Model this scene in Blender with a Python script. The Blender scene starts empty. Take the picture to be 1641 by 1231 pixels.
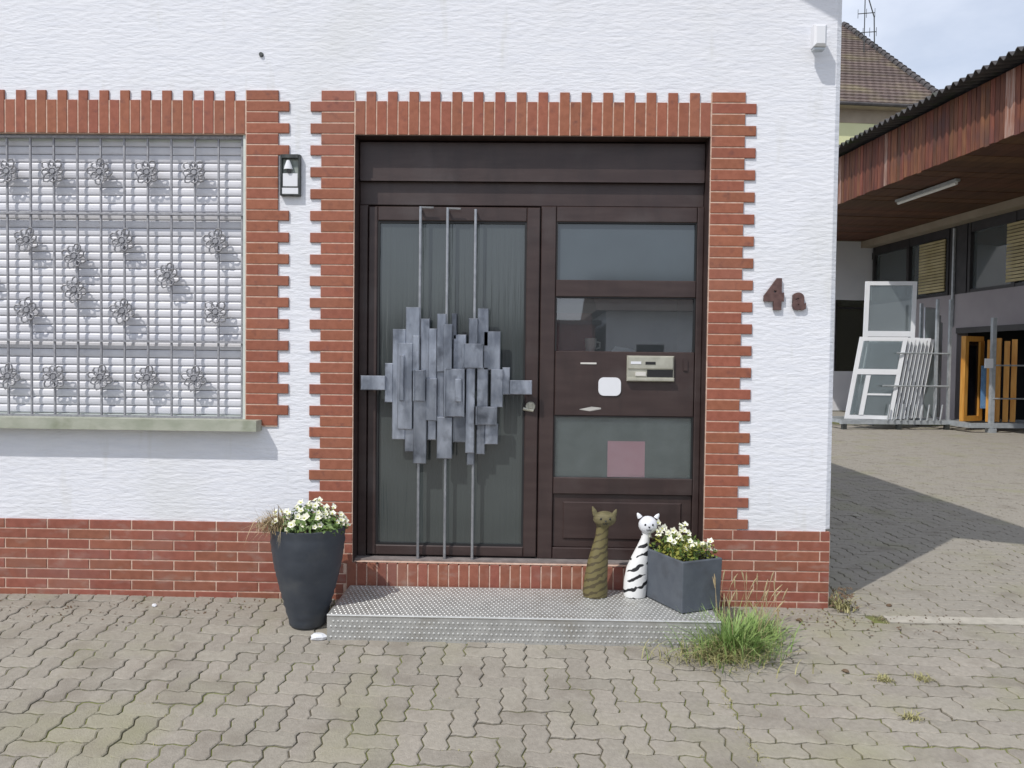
import bpy, math, random
from mathutils import Vector, Matrix
R = math.radians
random.seed(7)
sc = bpy.context.scene
col = sc.collection

# ------------------------------------------------------------------ camera
def set_camera():
    cd = bpy.data.cameras.new('camera'); o = bpy.data.objects.new('camera', cd); col.objects.link(o)
    yaw, pit, roll = R(-1.2116), R(1.6768), R(0.6899)
    fw = Vector((math.sin(yaw)*math.cos(pit), math.cos(yaw)*math.cos(pit), -math.sin(pit)))
    r0 = Vector((math.cos(yaw), -math.sin(yaw), 0)); u0 = r0.cross(fw)
    r = r0*math.cos(roll)+u0*math.sin(roll); u = -r0*math.sin(roll)+u0*math.cos(roll)
    m = Matrix((r, u, -fw)).transposed().to_4x4(); m.translation = (0, -4.5013, 1.3892)
    o.matrix_world = m
    cd.sensor_width = 36; cd.sensor_fit = 'HORIZONTAL'; cd.lens = 1260/1641*36
    cd.clip_start = .05; cd.clip_end = 2000
    sc.camera = o
    return o
cam = set_camera()

# ------------------------------------------------------------------ sky and sun
SUN_EL, SUN_AZ = 52.0, 42.5          # elevation; azimuth from the wall normal, on the left
sd = Vector((math.sin(R(SUN_AZ))*math.cos(R(SUN_EL)), math.cos(R(SUN_AZ))*math.cos(R(SUN_EL)), -math.sin(R(SUN_EL))))
w = bpy.data.worlds.new('World'); sc.world = w; w.use_nodes = True
nt = w.node_tree; nt.nodes.clear()
N = nt.nodes.new; LK = nt.links.new
out = N('ShaderNodeOutputWorld'); bg = N('ShaderNodeBackground'); bg.inputs['Strength'].default_value = .124
sky = N('ShaderNodeTexSky'); sky.sky_type = 'NISHITA'; sky.sun_disc = False
sky.sun_elevation = R(SUN_EL); sky.sun_rotation = R(180+SUN_AZ); sky.altitude = 200; sky.air_density = 1.0; sky.dust_density = 1.2; sky.ozone_density = 1.2
tc = N('ShaderNodeTexCoord'); mp = N('ShaderNodeMapping'); mp.inputs['Scale'].default_value = (1, 1, 2.2)
nz = N('ShaderNodeTexNoise'); nz.inputs['Scale'].default_value = 2.3; nz.inputs['Detail'].default_value = 7; nz.inputs['Roughness'].default_value = .55
rp = N('ShaderNodeValToRGB'); rp.color_ramp.elements[0].position = .34; rp.color_ramp.elements[1].position = .66
rp.color_ramp.elements[0].color = (.45, .45, .45, 1); rp.color_ramp.elements[1].color = (.95, .95, .95, 1)
mx = N('ShaderNodeMix'); mx.data_type = 'RGBA'; mx.inputs[7].default_value = (7.6, 8.1, 9.2, 1)
LK(tc.outputs['Generated'], mp.inputs[0]); LK(mp.outputs[0], nz.inputs['Vector']); LK(nz.outputs[0], rp.inputs[0])
LK(rp.outputs[0], mx.inputs[0]); LK(sky.outputs[0], mx.inputs[6]); LK(mx.outputs[2], bg.inputs[0]); LK(bg.outputs[0], out.inputs[0])
sl = bpy.data.lights.new('sun', 'SUN'); sl.energy = 3.0; sl.angle = R(.53); sl.color = (1, .965, .915)
so = bpy.data.objects.new('sun', sl); col.objects.link(so); so.rotation_euler = sd.to_track_quat('-Z', 'Y').to_euler(); so.location = (-6, -8, 14)
vs = sc.view_settings; vs.view_transform = 'Standard'; vs.look = 'None'; vs.exposure = 0; vs.gamma = 1; vs.use_curve_mapping = False
sc.render.engine = 'CYCLES'; sc.cycles.max_bounces = 8; sc.cycles.transparent_max_bounces = 12
sc.cycles.use_denoising = True

# ------------------------------------------------------------------ materials
MATS = {}
def mat(name, c1, c2=None, rough=.7, scale=12, detail=5, bump=0, bscale=60, bdist=.003, metal=0, rand=0, spec=.5,
        stretch=(1, 1, 1), coord='pos', lo=.35, hi=.65, c3=None, s3=3, lo3=.55, hi3=.75, bstretch=None, hrand=0, c4=None, s4=5, st4=(1, 1, 1), lo4=.55, hi4=.8):
    m = bpy.data.materials.new(name); m.use_nodes = True; MATS[name] = m
    t = m.node_tree; n = t.nodes.new; l = t.links.new
    b = t.nodes['Principled BSDF']
    b.inputs['Roughness'].default_value = rough; b.inputs['Metallic'].default_value = metal
    b.inputs['Specular IOR Level'].default_value = spec
    if coord == 'pos': src = n('ShaderNodeNewGeometry').outputs['Position']
    else: src = n('ShaderNodeTexCoord').outputs['Object']
    def noise(sc_, st, dt=detail):
        mp = n('ShaderNodeMapping'); mp.inputs['Scale'].default_value = st; l(src, mp.inputs[0])
        z = n('ShaderNodeTexNoise'); z.inputs['Scale'].default_value = sc_; z.inputs['Detail'].default_value = dt; l(mp.outputs[0], z.inputs['Vector'])
        return z.outputs[0]
    cur = None
    if c2:
        r = n('ShaderNodeMapRange'); r.inputs['From Min'].default_value = lo; r.inputs['From Max'].default_value = hi
        l(noise(scale, stretch), r.inputs[0])
        x = n('ShaderNodeMix'); x.data_type = 'RGBA'; x.inputs[6].default_value = (*c1, 1); x.inputs[7].default_value = (*c2, 1)
        l(r.outputs[0], x.inputs[0]); cur = x.outputs[2]
    for c3, s3, st3, lo3, hi3 in ((c3, s3, (1, 1, 1), lo3, hi3), (c4, s4, st4, lo4, hi4)):
        if not c3: continue
        r = n('ShaderNodeMapRange'); r.inputs['From Min'].default_value = lo3; r.inputs['From Max'].default_value = hi3
        l(noise(s3, st3), r.inputs[0])
        x = n('ShaderNodeMix'); x.data_type = 'RGBA'; x.inputs[7].default_value = (*c3, 1)
        if cur: l(cur, x.inputs[6])
        else: x.inputs[6].default_value = (*c1, 1)
        l(r.outputs[0], x.inputs[0]); cur = x.outputs[2]
    if rand or hrand:
        oi = n('ShaderNodeObjectInfo'); r = n('ShaderNodeMapRange'); r.inputs['To Min'].default_value = 1-rand; r.inputs['To Max'].default_value = 1+rand
        l(oi.outputs['Random'], r.inputs[0]); h = n('ShaderNodeHueSaturation'); l(r.outputs[0], h.inputs['Value'])
        if hrand:
            mm = n('ShaderNodeMath'); mm.operation = 'MULTIPLY'; mm.inputs[1].default_value = 17.3; l(oi.outputs['Random'], mm.inputs[0])
            fr = n('ShaderNodeMath'); fr.operation = 'FRACT'; l(mm.outputs[0], fr.inputs[0])
            r2 = n('ShaderNodeMapRange'); r2.inputs['To Min'].default_value = .5-hrand; r2.inputs['To Max'].default_value = .5+hrand
            l(fr.outputs[0], r2.inputs[0]); l(r2.outputs[0], h.inputs['Hue'])
        if cur: l(cur, h.inputs['Color'])
        else: h.inputs['Color'].default_value = (*c1, 1)
        cur = h.outputs[0]
    if cur: l(cur, b.inputs['Base Color'])
    else: b.inputs['Base Color'].default_value = (*c1, 1)
    if bump:
        bp = n('ShaderNodeBump'); bp.inputs['Strength'].default_value = bump; bp.inputs['Distance'].default_value = bdist
        l(noise(bscale, bstretch or stretch, 4), bp.inputs['Height']); l(bp.outputs[0], b.inputs['Normal'])
    return m

mat('plaster', (.72, .735, .785), (.775, .785, .825), rough=.9, scale=9, stretch=(.5, 1, 4), bump=.78, bscale=16, bstretch=(1, 1, 3.4), bdist=.0068, c3=(.66, .67, .67), s3=1.3, lo3=.52, hi3=.85, c4=(.60, .60, .57), s4=6, st4=(1.4, 1, .22), lo4=.60, hi4=.86)
mat('brick', (.268, .086, .047), (.318, .108, .062), rough=.74, scale=34, bump=.3, bscale=120, bdist=.002, rand=.075, hrand=.005, c3=(.30, .125, .088), s3=1.4, c4=(.17, .06, .045), s4=22, lo4=.58, hi4=.8, lo3=.5, hi3=.8)
mat('brick_low', (.235, .077, .047), (.285, .098, .062), rough=.78, scale=24, bump=.3, bscale=140, bdist=.002, rand=.08, hrand=.006, c3=(.26, .115, .09), s3=3.5, lo3=.5, hi3=.8, c4=(.33, .22, .18), s4=8, st4=(1, 1, 2), lo4=.55, hi4=.9)
mat('mortar', (.50, .33, .25), (.63, .46, .37), rough=.95, scale=40, bump=.4, bscale=200, bdist=.002)
mat('sill_stone', (.30, .32, .25), (.40, .41, .34), rough=.75, scale=14, stretch=(.6, 1, 1), bump=.3, bscale=90, c3=(.2, .22, .15), s3=6)
mat('shutter', (.62, .62, .66), (.71, .71, .75), rough=.5, scale=6, stretch=(.4, 1, 2), rand=.05)
mat('window_frame_paint', (.55, .60, .56), (.62, .66, .62), rough=.5)
mat('grille_iron', (.25, .25, .27), (.36, .36, .38), rough=.55, scale=50, metal=.35)
mat('door_brown', (.040, .024, .022), (.053, .034, .031), rough=.42, scale=7, stretch=(.5, 1, 3), bump=.08, bscale=18, bstretch=(2, 1, 40), c3=(.075, .06, .058), s3=4, lo3=.55, hi3=.9, c4=(.028, .018, .017), s4=9, st4=(1, 1, .3), lo4=.5, hi4=.8)
mat('sill_dull', (.16, .14, .135), (.23, .2, .19), rough=.8, scale=18)
mat('frosted_green', (.085, .115, .11), (.15, .185, .175), rough=.8, scale=7)
mat('gasket', (.012, .012, .013), rough=.6)
mat('pewter', (.20, .22, .26), (.40, .43, .49), rough=.36, scale=16, metal=.78, bump=.5, bscale=60, bdist=.003, stretch=(1, 1, .4), rand=.34, c3=(.10, .11, .13), s3=9, lo3=.55, hi3=.75)
mat('rod_steel', (.30, .31, .33), (.40, .41, .43), rough=.4, metal=.7, scale=30)
mat('letterbox_metal', (.42, .41, .34), (.52, .51, .43), rough=.42, metal=.45, scale=20)
mat('white_plastic', (.74, .75, .78), rough=.35)
mat('pale_paper', (.6, .58, .54), (.68, .66, .62), rough=.9)
mat('pink_paper', (.86, .42, .50), (.9, .48, .56), rough=.9)
mat('red_brown_wood', (.16, .05, .045), (.2, .07, .06), rough=.5, stretch=(6, 1, 1))
mat('interior', (.16, .15, .14), (.22, .2, .19), rough=.9, scale=2)
mat('step_metal', (.40, .40, .385), (.50, .50, .48), rough=.5, metal=.5, scale=14, c3=(.33, .315, .28), s3=5, bump=.15, bscale=60)
mat('step_stud', (.55, .55, .53), (.64, .64, .62), rough=.42, metal=.55, scale=30)
mat('anthracite', (.036, .044, .058), (.052, .061, .075), rough=.55, scale=9, bump=.15, bscale=50, c3=(.085, .09, .095), s3=8, lo3=.55, hi3=.85, coord='obj')
mat('planter_grey', (.078, .09, .11), (.10, .114, .135), rough=.6, scale=12, bump=.2, bscale=90, coord='obj', c3=(.06, .065, .075), s3=7)
mat('soil', (.035, .026, .018), (.07, .052, .036), rough=1, scale=60, bump=.8, bscale=80, bdist=.01)
mat('leaf', (.07, .13, .025), (.13, .20, .045), rough=.55, scale=30)
mat('leaf_yellow', (.17, .2, .03), (.28, .27, .05), rough=.55, scale=30)
mat('petal', (.76, .76, .60), (.84, .83, .74), rough=.6, scale=60)
mat('petal_core', (.55, .55, .12), (.45, .5, .12), rough=.6)
mat('dry_grass', (.36, .27, .15), (.47, .37, .22), rough=.8, scale=40)
mat('weed_green', (.16, .27, .07), (.31, .42, .14), rough=.55, scale=14)
mat('weed_olive', (.27, .26, .10), (.42, .38, .19), rough=.65, scale=16)
mat('number_bronze', (.10, .055, .05), (.15, .085, .075), rough=.5, scale=40, metal=.3)
mat('dark_metal', (.045, .05, .048), (.085, .09, .085), rough=.45, metal=.5, scale=30)
mat('wood_olive', (.11, .095, .045), (.17, .145, .07), rough=.7, scale=25, coord='obj', stretch=(1, 1, 3), bump=.3, bscale=60)
mat('lamp_back', (.20, .23, .21), (.38, .42, .39), rough=.5, scale=24)
mat('cat_black', (.01, .01, .012), rough=.5)
mat('zinc', (.36, .38, .41), (.45, .47, .50), rough=.5, metal=.3, scale=6, stretch=(1, 1, .2))
mat('roof_tile_own', (.16, .08, .06), (.22, .11, .08), rough=.8)
mat('paver', (.262, .238, .20), (.325, .296, .25), rough=.92, scale=48, detail=10, bump=.8, bscale=130, bdist=.004, lo=.3, hi=.7, rand=.085, hrand=.005,
    c3=(.265, .255, .155), s3=1.7, lo3=.52, hi3=.85, c4=(.20, .175, .142), s4=4.3, lo4=.54, hi4=.82)
mat('joint_sand', (.075, .066, .046), (.125, .108, .075), rough=1, scale=22, bump=.8, bscale=90, bdist=.006, c3=(.15, .165, .045), s3=2.2, lo3=.42, hi3=.58)
mat('ground_far', (.25, .235, .20), (.32, .30, .26), rough=.95, scale=4, detail=8, bump=.4, bscale=50, bdist=.006)
mat('edging_concrete', (.34, .315, .265), (.42, .39, .33), rough=.9, scale=20, c3=(.26, .24, .19), s3=9)
mat('debris_brown', (.10, .065, .04), (.16, .11, .07), rough=1, scale=40)
# yard
mat('yard_white', (.70, .71, .75), (.77, .78, .81), rough=.9, scale=1.2, bump=.2, bscale=30)
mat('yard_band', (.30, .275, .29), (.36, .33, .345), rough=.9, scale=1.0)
mat('fascia_board', (.105, .034, .019), (.19, .068, .033), rough=.75, scale=6, stretch=(3, 3, .35), rand=.28, hrand=.012, c3=(.10, .042, .036), s3=1.6)
mat('fascia_worn', (.36, .25, .21), (.24, .1, .06), rough=.8, scale=5, stretch=(4, 4, .5), rand=.15)
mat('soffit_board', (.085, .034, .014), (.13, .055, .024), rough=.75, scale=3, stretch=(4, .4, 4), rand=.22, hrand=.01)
mat('corrugated', (.055, .052, .055), (.085, .08, .08), rough=.85, scale=3, c3=(.05, .075, .03), s3=2.2)
mat('white_upvc', (.76, .77, .79), (.8, .81, .83), rough=.3, scale=3)
mat('steel_galv', (.40, .43, .45), (.52, .55, .57), rough=.45, metal=.4, scale=9)
mat('orange_wood', (.60, .26, .04), (.72, .37, .08), rough=.45, scale=4, stretch=(6, 6, .6), rand=.2)
mat('dark_frame', (.022, .02, .022), (.035, .032, .034), rough=.45, scale=4)
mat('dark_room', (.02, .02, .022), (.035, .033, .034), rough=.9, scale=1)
mat('blind_slat', (.36, .30, .15), (.46, .39, .22), rough=.6, scale=3, rand=.15)
mat('blue_film', (.10, .22, .42), (.16, .3, .5), rough=.4)
mat('tube_white', (.78, .78, .76), rough=.4)
mat('cream_wall', (.60, .61, .33), (.66, .66, .40), rough=.9, scale=.8)
mat('eave_board_and_shade', (.30, .25, .19), (.36, .30, .23), rough=.8, scale=2)  # boards, and the shade painted below the neighbour's eave
mat('tile_brown', (.098, .07, .062), (.142, .104, .09), rough=.8, scale=5, rand=.14, stretch=(1, 1, 1), c3=(.17, .14, .085), s3=.7, lo3=.5, hi3=.75)
mat('tile_ridge', (.055, .05, .052), (.085, .078, .078), rough=.8, scale=5)

def glass_mat(name, tint, see, rough=.05, base=(.1, .12, .13), ribs=0, coat=1.7):
    """thin pane: part clear (tinted), part diffuse frosting, with a mirror coat by Fresnel"""
    m = bpy.data.materials.new(name); m.use_nodes = True; MATS[name] = m
    t = m.node_tree; t.nodes.clear(); n = t.nodes.new; l = t.links.new
    o = n('ShaderNodeOutputMaterial'); tr = n('ShaderNodeBsdfTransparent'); tr.inputs[0].default_value = (*tint, 1)
    df = n('ShaderNodeBsdfDiffuse')
    pos = n('ShaderNodeNewGeometry').outputs['Position']
    z = n('ShaderNodeTexNoise'); z.inputs['Scale'].default_value = 3.5; z.inputs['Detail'].default_value = 4; l(pos, z.inputs['Vector'])
    x = n('ShaderNodeMix'); x.data_type = 'RGBA'; x.inputs[6].default_value = (*[c*.8 for c in base], 1); x.inputs[7].default_value = (*[c*1.2 for c in base], 1)
    l(z.outputs[0], x.inputs[0]); l(x.outputs[2], df.inputs[0])
    gl = n('ShaderNodeBsdfGlossy'); gl.inputs['Roughness'].default_value = rough
    fr = n('ShaderNodeFresnel'); fr.inputs[0].default_value = 1.52
    a = n('ShaderNodeMixShader'); a.inputs[0].default_value = see; l(df.outputs[0], a.inputs[1]); l(tr.outputs[0], a.inputs[2])
    k = n('ShaderNodeMath'); k.operation = 'MULTIPLY'; k.inputs[1].default_value = coat; l(fr.outputs[0], k.inputs[0])
    b = n('ShaderNodeMixShader'); l(k.outputs[0], b.inputs[0]); l(a.outputs[0], b.inputs[1]); l(gl.outputs[0], b.inputs[2])
    if ribs:
        mp = n('ShaderNodeMapping'); mp.inputs['Scale'].default_value = (ribs, 1, 1.2); l(pos, mp.inputs[0])
        zz = n('ShaderNodeTexNoise'); zz.inputs['Scale'].default_value = 1; zz.inputs['Detail'].default_value = 3; l(mp.outputs[0], zz.inputs['Vector'])
        bp = n('ShaderNodeBump'); bp.inputs['Strength'].default_value = .5; bp.inputs['Distance'].default_value = .006; l(zz.outputs[0], bp.inputs['Height'])
        for s in (df, gl): l(bp.outputs[0], s.inputs['Normal'])
    l(b.outputs[0], o.inputs[0]); return m
glass_mat('glass_ribbed', (.5, .5, .5), .12, rough=.13, base=(.060, .072, .072), ribs=55, coat=2.4)
glass_mat('glass_blue', (.5, .5, .5), .12, rough=.08, base=(.072, .092, .105), coat=2.2)
glass_mat('glass_clear', (.96, .97, .97), .88, rough=.015, base=(.25, .28, .3), coat=3.0)
glass_mat('glass_green', (1, 1, 1), .95, rough=.25, base=(.85, 1, .96))
glass_mat('glass_far', (.78, .84, .84), .72, rough=.03, base=(.30, .35, .36))
glass_mat('glass_dark', (.4, .4, .42), .3, rough=.03, base=(.012, .012, .015), coat=.6)
glass_mat('glass_sheet', (.85, .92, .92), .25, rough=.03, base=(.55, .64, .66))

def stripe_mat(name, a, b_, freq, dist, thr, gap):
    m = bpy.data.materials.new(name); m.use_nodes = True; MATS[name] = m
    t = m.node_tree; n = t.nodes.new; l = t.links.new; p = t.nodes['Principled BSDF']; p.inputs['Roughness'].default_value = .55
    c = n('ShaderNodeTexCoord'); mp = n('ShaderNodeMapping'); mp.inputs['Rotation'].default_value = (0, R(24), 0); l(c.outputs['Object'], mp.inputs[0])
    wv = n('ShaderNodeTexWave'); wv.bands_direction = 'Z'; wv.inputs['Scale'].default_value = freq; wv.inputs['Distortion'].default_value = dist; wv.inputs['Detail'].default_value = 2; wv.inputs['Detail Scale'].default_value = 2.5
    l(mp.outputs[0], wv.inputs['Vector'])
    r = n('ShaderNodeValToRGB'); e = r.color_ramp.elements; e[0].position = thr-.05; e[1].position = thr+.05; e[0].color = (*b_, 1); e[1].color = (*a, 1)
    nz = n('ShaderNodeTexNoise'); nz.inputs['Scale'].default_value = 16; nz.inputs['Detail'].default_value = 1; l(c.outputs['Object'], nz.inputs['Vector'])
    ms = n('ShaderNodeMapRange'); ms.inputs['From Min'].default_value = .40; ms.inputs['From Max'].default_value = .60; ms.inputs['To Max'].default_value = gap; l(nz.outputs[0], ms.inputs[0])
    ad = n('ShaderNodeMath'); l(wv.outputs[0], ad.inputs[0]); l(ms.outputs[0], ad.inputs[1])
    l(ad.outputs[0], r.inputs[0]); l(r.outputs[0], p.inputs['Base Color']); return m
stripe_mat('cat_white_stripes', (.78, .78, .77), (.012, .012, .014), 6.3, 3.2, .36, .5)
stripe_mat('cat_olive_stripes', (.15, .125, .05), (.075, .058, .026), 9, 3.5, .45, .35)

# ------------------------------------------------------------------ mesh helpers
class MB:
    def __init__(s): s.v = []; s.f = []; s.mi = []; s.cur = 0
    def add(s, vs, fs):
        k = len(s.v); s.v += [tuple(v) for v in vs]
        for f in fs: s.f.append([i+k for i in f]); s.mi.append(s.cur)
    def box(s, x0, x1, y0, y1, z0, z1):
        s.add([(x0, y0, z0), (x1, y0, z0), (x1, y1, z0), (x0, y1, z0), (x0, y0, z1), (x1, y0, z1), (x1, y1, z1), (x0, y1, z1)],
              [(0, 3, 2, 1), (4, 5, 6, 7), (0, 1, 5, 4), (1, 2, 6, 5), (2, 3, 7, 6), (3, 0, 4, 7)]); return s
    def bbox(s, x0, x1, y0, y1, z0, z1, b=.002):
        """box whose front (-y) edges are chamfered"""
        s.add([(x0, y1, z0), (x1, y1, z0), (x1, y1, z1), (x0, y1, z1), (x0, y0+b, z0), (x1, y0+b, z0), (x1, y0+b, z1), (x0, y0+b, z1),
               (x0+b, y0, z0+b), (x1-b, y0, z0+b), (x1-b, y0, z1-b), (x0+b, y0, z1-b)],
              [(8, 9, 10, 11), (4, 5, 9, 8), (5, 6, 10, 9), (6, 7, 11, 10), (7, 4, 8, 11), (0, 1, 5, 4), (1, 2, 6, 5), (2, 3, 7, 6), (3, 0, 4, 7), (0, 3, 2, 1)]); return s
    def quad(s, *p): s.add(p, [tuple(range(len(p)))]); return s
    def obox(s, c, ax, ay, az, hx, hy, hz):
        c = Vector(c); P = []
        for k in (-1, 1):
            for i, j in ((-1, -1), (1, -1), (1, 1), (-1, 1)): P.append(c+ax*hx*i+ay*hy*j+az*hz*k)
        s.add(P, [(0, 3, 2, 1), (4, 5, 6, 7), (0, 1, 5, 4), (1, 2, 6, 5), (2, 3, 7, 6), (3, 0, 4, 7)]); return s
    def tube(s, pts, r, n=6, close=False, caps=True):
        pts = [Vector(p) for p in pts]; rs = r if isinstance(r, (list, tuple)) else [r]*len(pts); m = len(pts); rings = []
        up = None
        for i, p in enumerate(pts):
            a = pts[(i-1) % m] if (close or i > 0) else p; b = pts[(i+1) % m] if (close or i < m-1) else p
            t = (b-a).normalized()
            if up is None: up = t.orthogonal().normalized()
            up = (up-t*up.dot(t)); up = up.normalized() if up.length > 1e-6 else t.orthogonal().normalized()
            q = t.cross(up)
            rings.append([p+(up*math.cos(2*math.pi*k/n)+q*math.sin(2*math.pi*k/n))*rs[i] for k in range(n)])
        F = []
        for i in range(m if close else m-1):
            j = (i+1) % m
            for k in range(n): F.append((i*n+k, i*n+(k+1) % n, j*n+(k+1) % n, j*n+k))
        if not close and caps: F += [tuple(range(n))[::-1], tuple((m-1)*n+k for k in range(n))]
        s.add([v for g in rings for v in g], F); return s
    def loft(s, rings, n=20, caps=True):
        """rings: (cx, cy, z, rx, ry)"""
        P = [(cx+rx*math.cos(2*math.pi*k/n), cy+ry*math.sin(2*math.pi*k/n), z) for cx, cy, z, rx, ry in rings for k in range(n)]; F = []
        for i in range(len(rings)-1):
            for k in range(n): F.append((i*n+k, i*n+(k+1) % n, (i+1)*n+(k+1) % n, (i+1)*n+k))
        if caps: F += [tuple(range(n))[::-1], tuple((len(rings)-1)*n+k for k in range(n))]
        s.add(P, F); return s
    def mesh(s, name, mats, smooth=False):
        me = bpy.data.meshes.new(name); me.from_pydata(s.v, [], s.f)
        for m in (mats if isinstance(mats, (list, tuple)) else [mats]): me.materials.append(MATS[m])
        me.polygons.foreach_set('material_index', s.mi)
        if smooth: me.polygons.foreach_set('use_smooth', [True]*len(me.polygons))
        me.update(); return me

def tag(o, label=None, cat=None, group=None, kind=None):
    if label: o['label'] = label
    if cat: o['category'] = cat
    if group: o['group'] = group
    if kind: o['kind'] = kind
    return o
def link(name, data, parent=None, loc=(0, 0, 0), rot=(0, 0, 0)):
    o = bpy.data.objects.new(name, data); col.objects.link(o); o.parent = parent; o.location = loc; o.rotation_euler = rot; return o
def obj(name, mb, mats, parent=None, loc=(0, 0, 0), rot=(0, 0, 0), smooth=False): return link(name, mb.mesh(name, mats, smooth), parent, loc, rot)
def empty(name, loc=(0, 0, 0), rot=(0, 0, 0), parent=None): return link(name, None, parent, loc, rot)
def box(name, b, m, parent, bev=0, **k):
    mb = MB(); (mb.bbox(*b, bev) if bev else mb.box(*b)); return obj(name, mb, m, parent, **k)
def auto_smooth(o, ang=35):
    me = o.data; me.polygons.foreach_set('use_smooth', [True]*len(me.polygons)); me.set_sharp_from_angle(angle=R(ang)); return o

def ground_z(y):
    if y >= 0: return 0.0
    if y > -2.2: return .08*y
    return -.176-.074*min(1, (-2.2-y)/3)

# ------------------------------------------------------------------ ground
def build_ground():
    ys = [-300, -60, -20, -8, -5.2, -3.5, -2.2, 0, 30, 120, 900]; xs = [-500, -60, -10, 0, 10, 60, 500]
    mb = MB(); P = [(x, y, ground_z(y)-.03) for y in ys for x in xs]; n = len(xs)
    mb.add(P, [(j*n+i, j*n+i+1, (j+1)*n+i+1, (j+1)*n+i) for j in range(len(ys)-1) for i in range(n-1)])
    tag(obj('ground', mb, 'ground_far'), kind='structure')
    # bed of sand in the paver joints
    ys = [-3.3, -2.2, -1.6, -1.1, -.55, -.02, .6, 4, 9, 15.5]; mb = MB()
    for j in range(len(ys)-1):
        for x0, x1 in ((-6, -2), (-2, .9), (.9, 2), (2, 6), (6, 14)):
            mb.quad((x0, ys[j], ground_z(ys[j])-.0075), (x1, ys[j], ground_z(ys[j])-.0075), (x1, ys[j+1], ground_z(ys[j+1])-.0075), (x0, ys[j+1], ground_z(ys[j+1])-.0075))
    pv = tag(obj('pavement', mb, 'joint_sand'), kind='structure')
    U = .1; A = .085
    def hedge(x, y): return [(x, y), (x+.28, y+A*.7), (x+.72, y-A*.7)]
    def vedge(x, y): return [(x, y), (x+A, y+.28), (x-A, y+.72)]
    def outline(wd, ht):
        p = []
        for i in range(wd): p += hedge(i, 0)
        for j in range(ht): p += vedge(wd, j)
        for i in reversed(range(wd)):
            e = hedge(i, ht); p += [(i+1, ht), e[2], e[1]]
        for j in reversed(range(ht)):
            e = vedge(0, j); p += [(0, j+1), e[2], e[1]]
        return p
    def inset(p, d):
        n = len(p); q = []
        for i in range(n):
            a, b, c = Vector(p[i-1]), Vector(p[i]), Vector(p[(i+1) % n])
            n1 = Vector((-(b-a).y, (b-a).x)).normalized(); n2 = Vector((-(c-b).y, (c-b).x)).normalized()
            m = (n1+n2); m = m/max(.4, m.length_squared)*2*.5*2 if m.length else n1
            mm = (n1+n2).normalized(); k = d/max(.5, mm.dot(n1)); q.append(b+mm*k)
        return q
    def pmesh(wd, ht):
        o = outline(wd, ht); cx, cy = wd/2, ht/2
        outer = inset(o, .028); inner = inset(o, .075); n = len(o); mb = MB()
        V = [((p.x-cx)*U, (p.y-cy)*U, -.02) for p in outer]+[((p.x-cx)*U, (p.y-cy)*U, -.0035) for p in outer]+[((p.x-cx)*U, (p.y-cy)*U, 0) for p in inner]
        F = [tuple(2*n+i for i in range(n))]
        for i in range(n):
            j = (i+1) % n; F += [(n+i, n+j, 2*n+j, 2*n+i), (i, j, n+j, n+i)]
        mb.add(V, F); return mb
    shapes = {k: pmesh(*k) for k in ((2, 1), (1, 2), (1, 1))}
    meshes = {k: s.mesh('paver', 'paver') for k, s in shapes.items()}
    items = []
    def zone(inside, kind, x0, x1, y0, y1):
        done = set()
        i0, i1, j0, j1 = int(x0/U)-3, int(x1/U)+3, int(y0/U)-3, int(y1/U)+3
        def cin(i, j): return inside((i+.5)*U, (j+.5)*U)
        for i in range(i0, i1):
            for j in range(j0, j1):
                if kind == 'h':
                    c = (i-j) % 4
                    if c == 0: cells = [(i, j), (i+1, j)]; sh = (2, 1)
                    elif c == 3: cells = [(i, j), (i, j+1)]; sh = (1, 2)
                    else: continue
                else:
                    if (i+j) % 2: continue
                    cells = [(i, j), (i+1, j)]; sh = (2, 1)
                ok = [q for q in cells if cin(*q)]
                if len(ok) == 2: items.append(((i+sh[0]/2)*U, (j+sh[1]/2)*U, sh))
                elif ok: items.append(((ok[0][0]+.5)*U, (ok[0][1]+.5)*U, (1, 1)))
    zone(lambda x, y: -5.2 < x < .875 and -3.1 < y < -.025, 'h', -5.2, .9, -3.1, 0)
    zone(lambda x, y: .9 < x < 4.6 and -3.1 < y < -.04 and not (x < 1.76 and y > -.03) and not (x > 1.95 and -.2 < y < -.1), 'r', .9, 4.6, -3.1, 0)
    zone(lambda x, y: y > .01 and 1.80 < x and x < 4.4+y*.68 and x > .24*y and y < 14, 'h', 1.5, 13, 0, 14)
    cp = Vector((0, -4.5, 1.39)); mi = cam.matrix_world.inverted()
    def vis(x, y):
        p = mi @ Vector((x, y, ground_z(y))); u, v = p.x/-p.z*1260, p.y/-p.z*1260
        if abs(u) > 860 or abs(v) > 655: return False
        if -1.0 < x < .98 and -.52 < y: return False
        return True
    items.sort(key=lambda t: (not vis(t[0], t[1]), (t[0]**2+(t[1]+4.5)**2)))
    rest = MB()
    for n, (x, y, sh) in enumerate(items):
        z = ground_z(y)+random.uniform(-.0036, .0026); tilt = math.atan(.08) if y < -.02 else 0
        rx, ry = tilt+R(random.uniform(-1, 1)), R(random.uniform(-.9, .9))
        if n < 300 and vis(x, y):
            link('paver', meshes[sh], pv, (x, y, z), (rx, ry, 0))
        else:
            s = shapes[sh]; tx, ty = math.tan(rx), math.tan(ry)
            rest.add([(x+a, y+b, z+c+b*tx-a*ty) for a, b, c in s.v], s.f)
    tag(obj('paver_field', rest, 'paver', pv), kind='stuff')
    em = MB().box(-.445, .445, -.046, .046, -.03, 0).mesh('edging_stone', 'edging_concrete')
    for i in range(3): link('edging_stone', em, pv, (2.44+i*.9, -.15, ground_z(-.15)+.001), (math.atan(.08), 0, 0))
build_ground()

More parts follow.
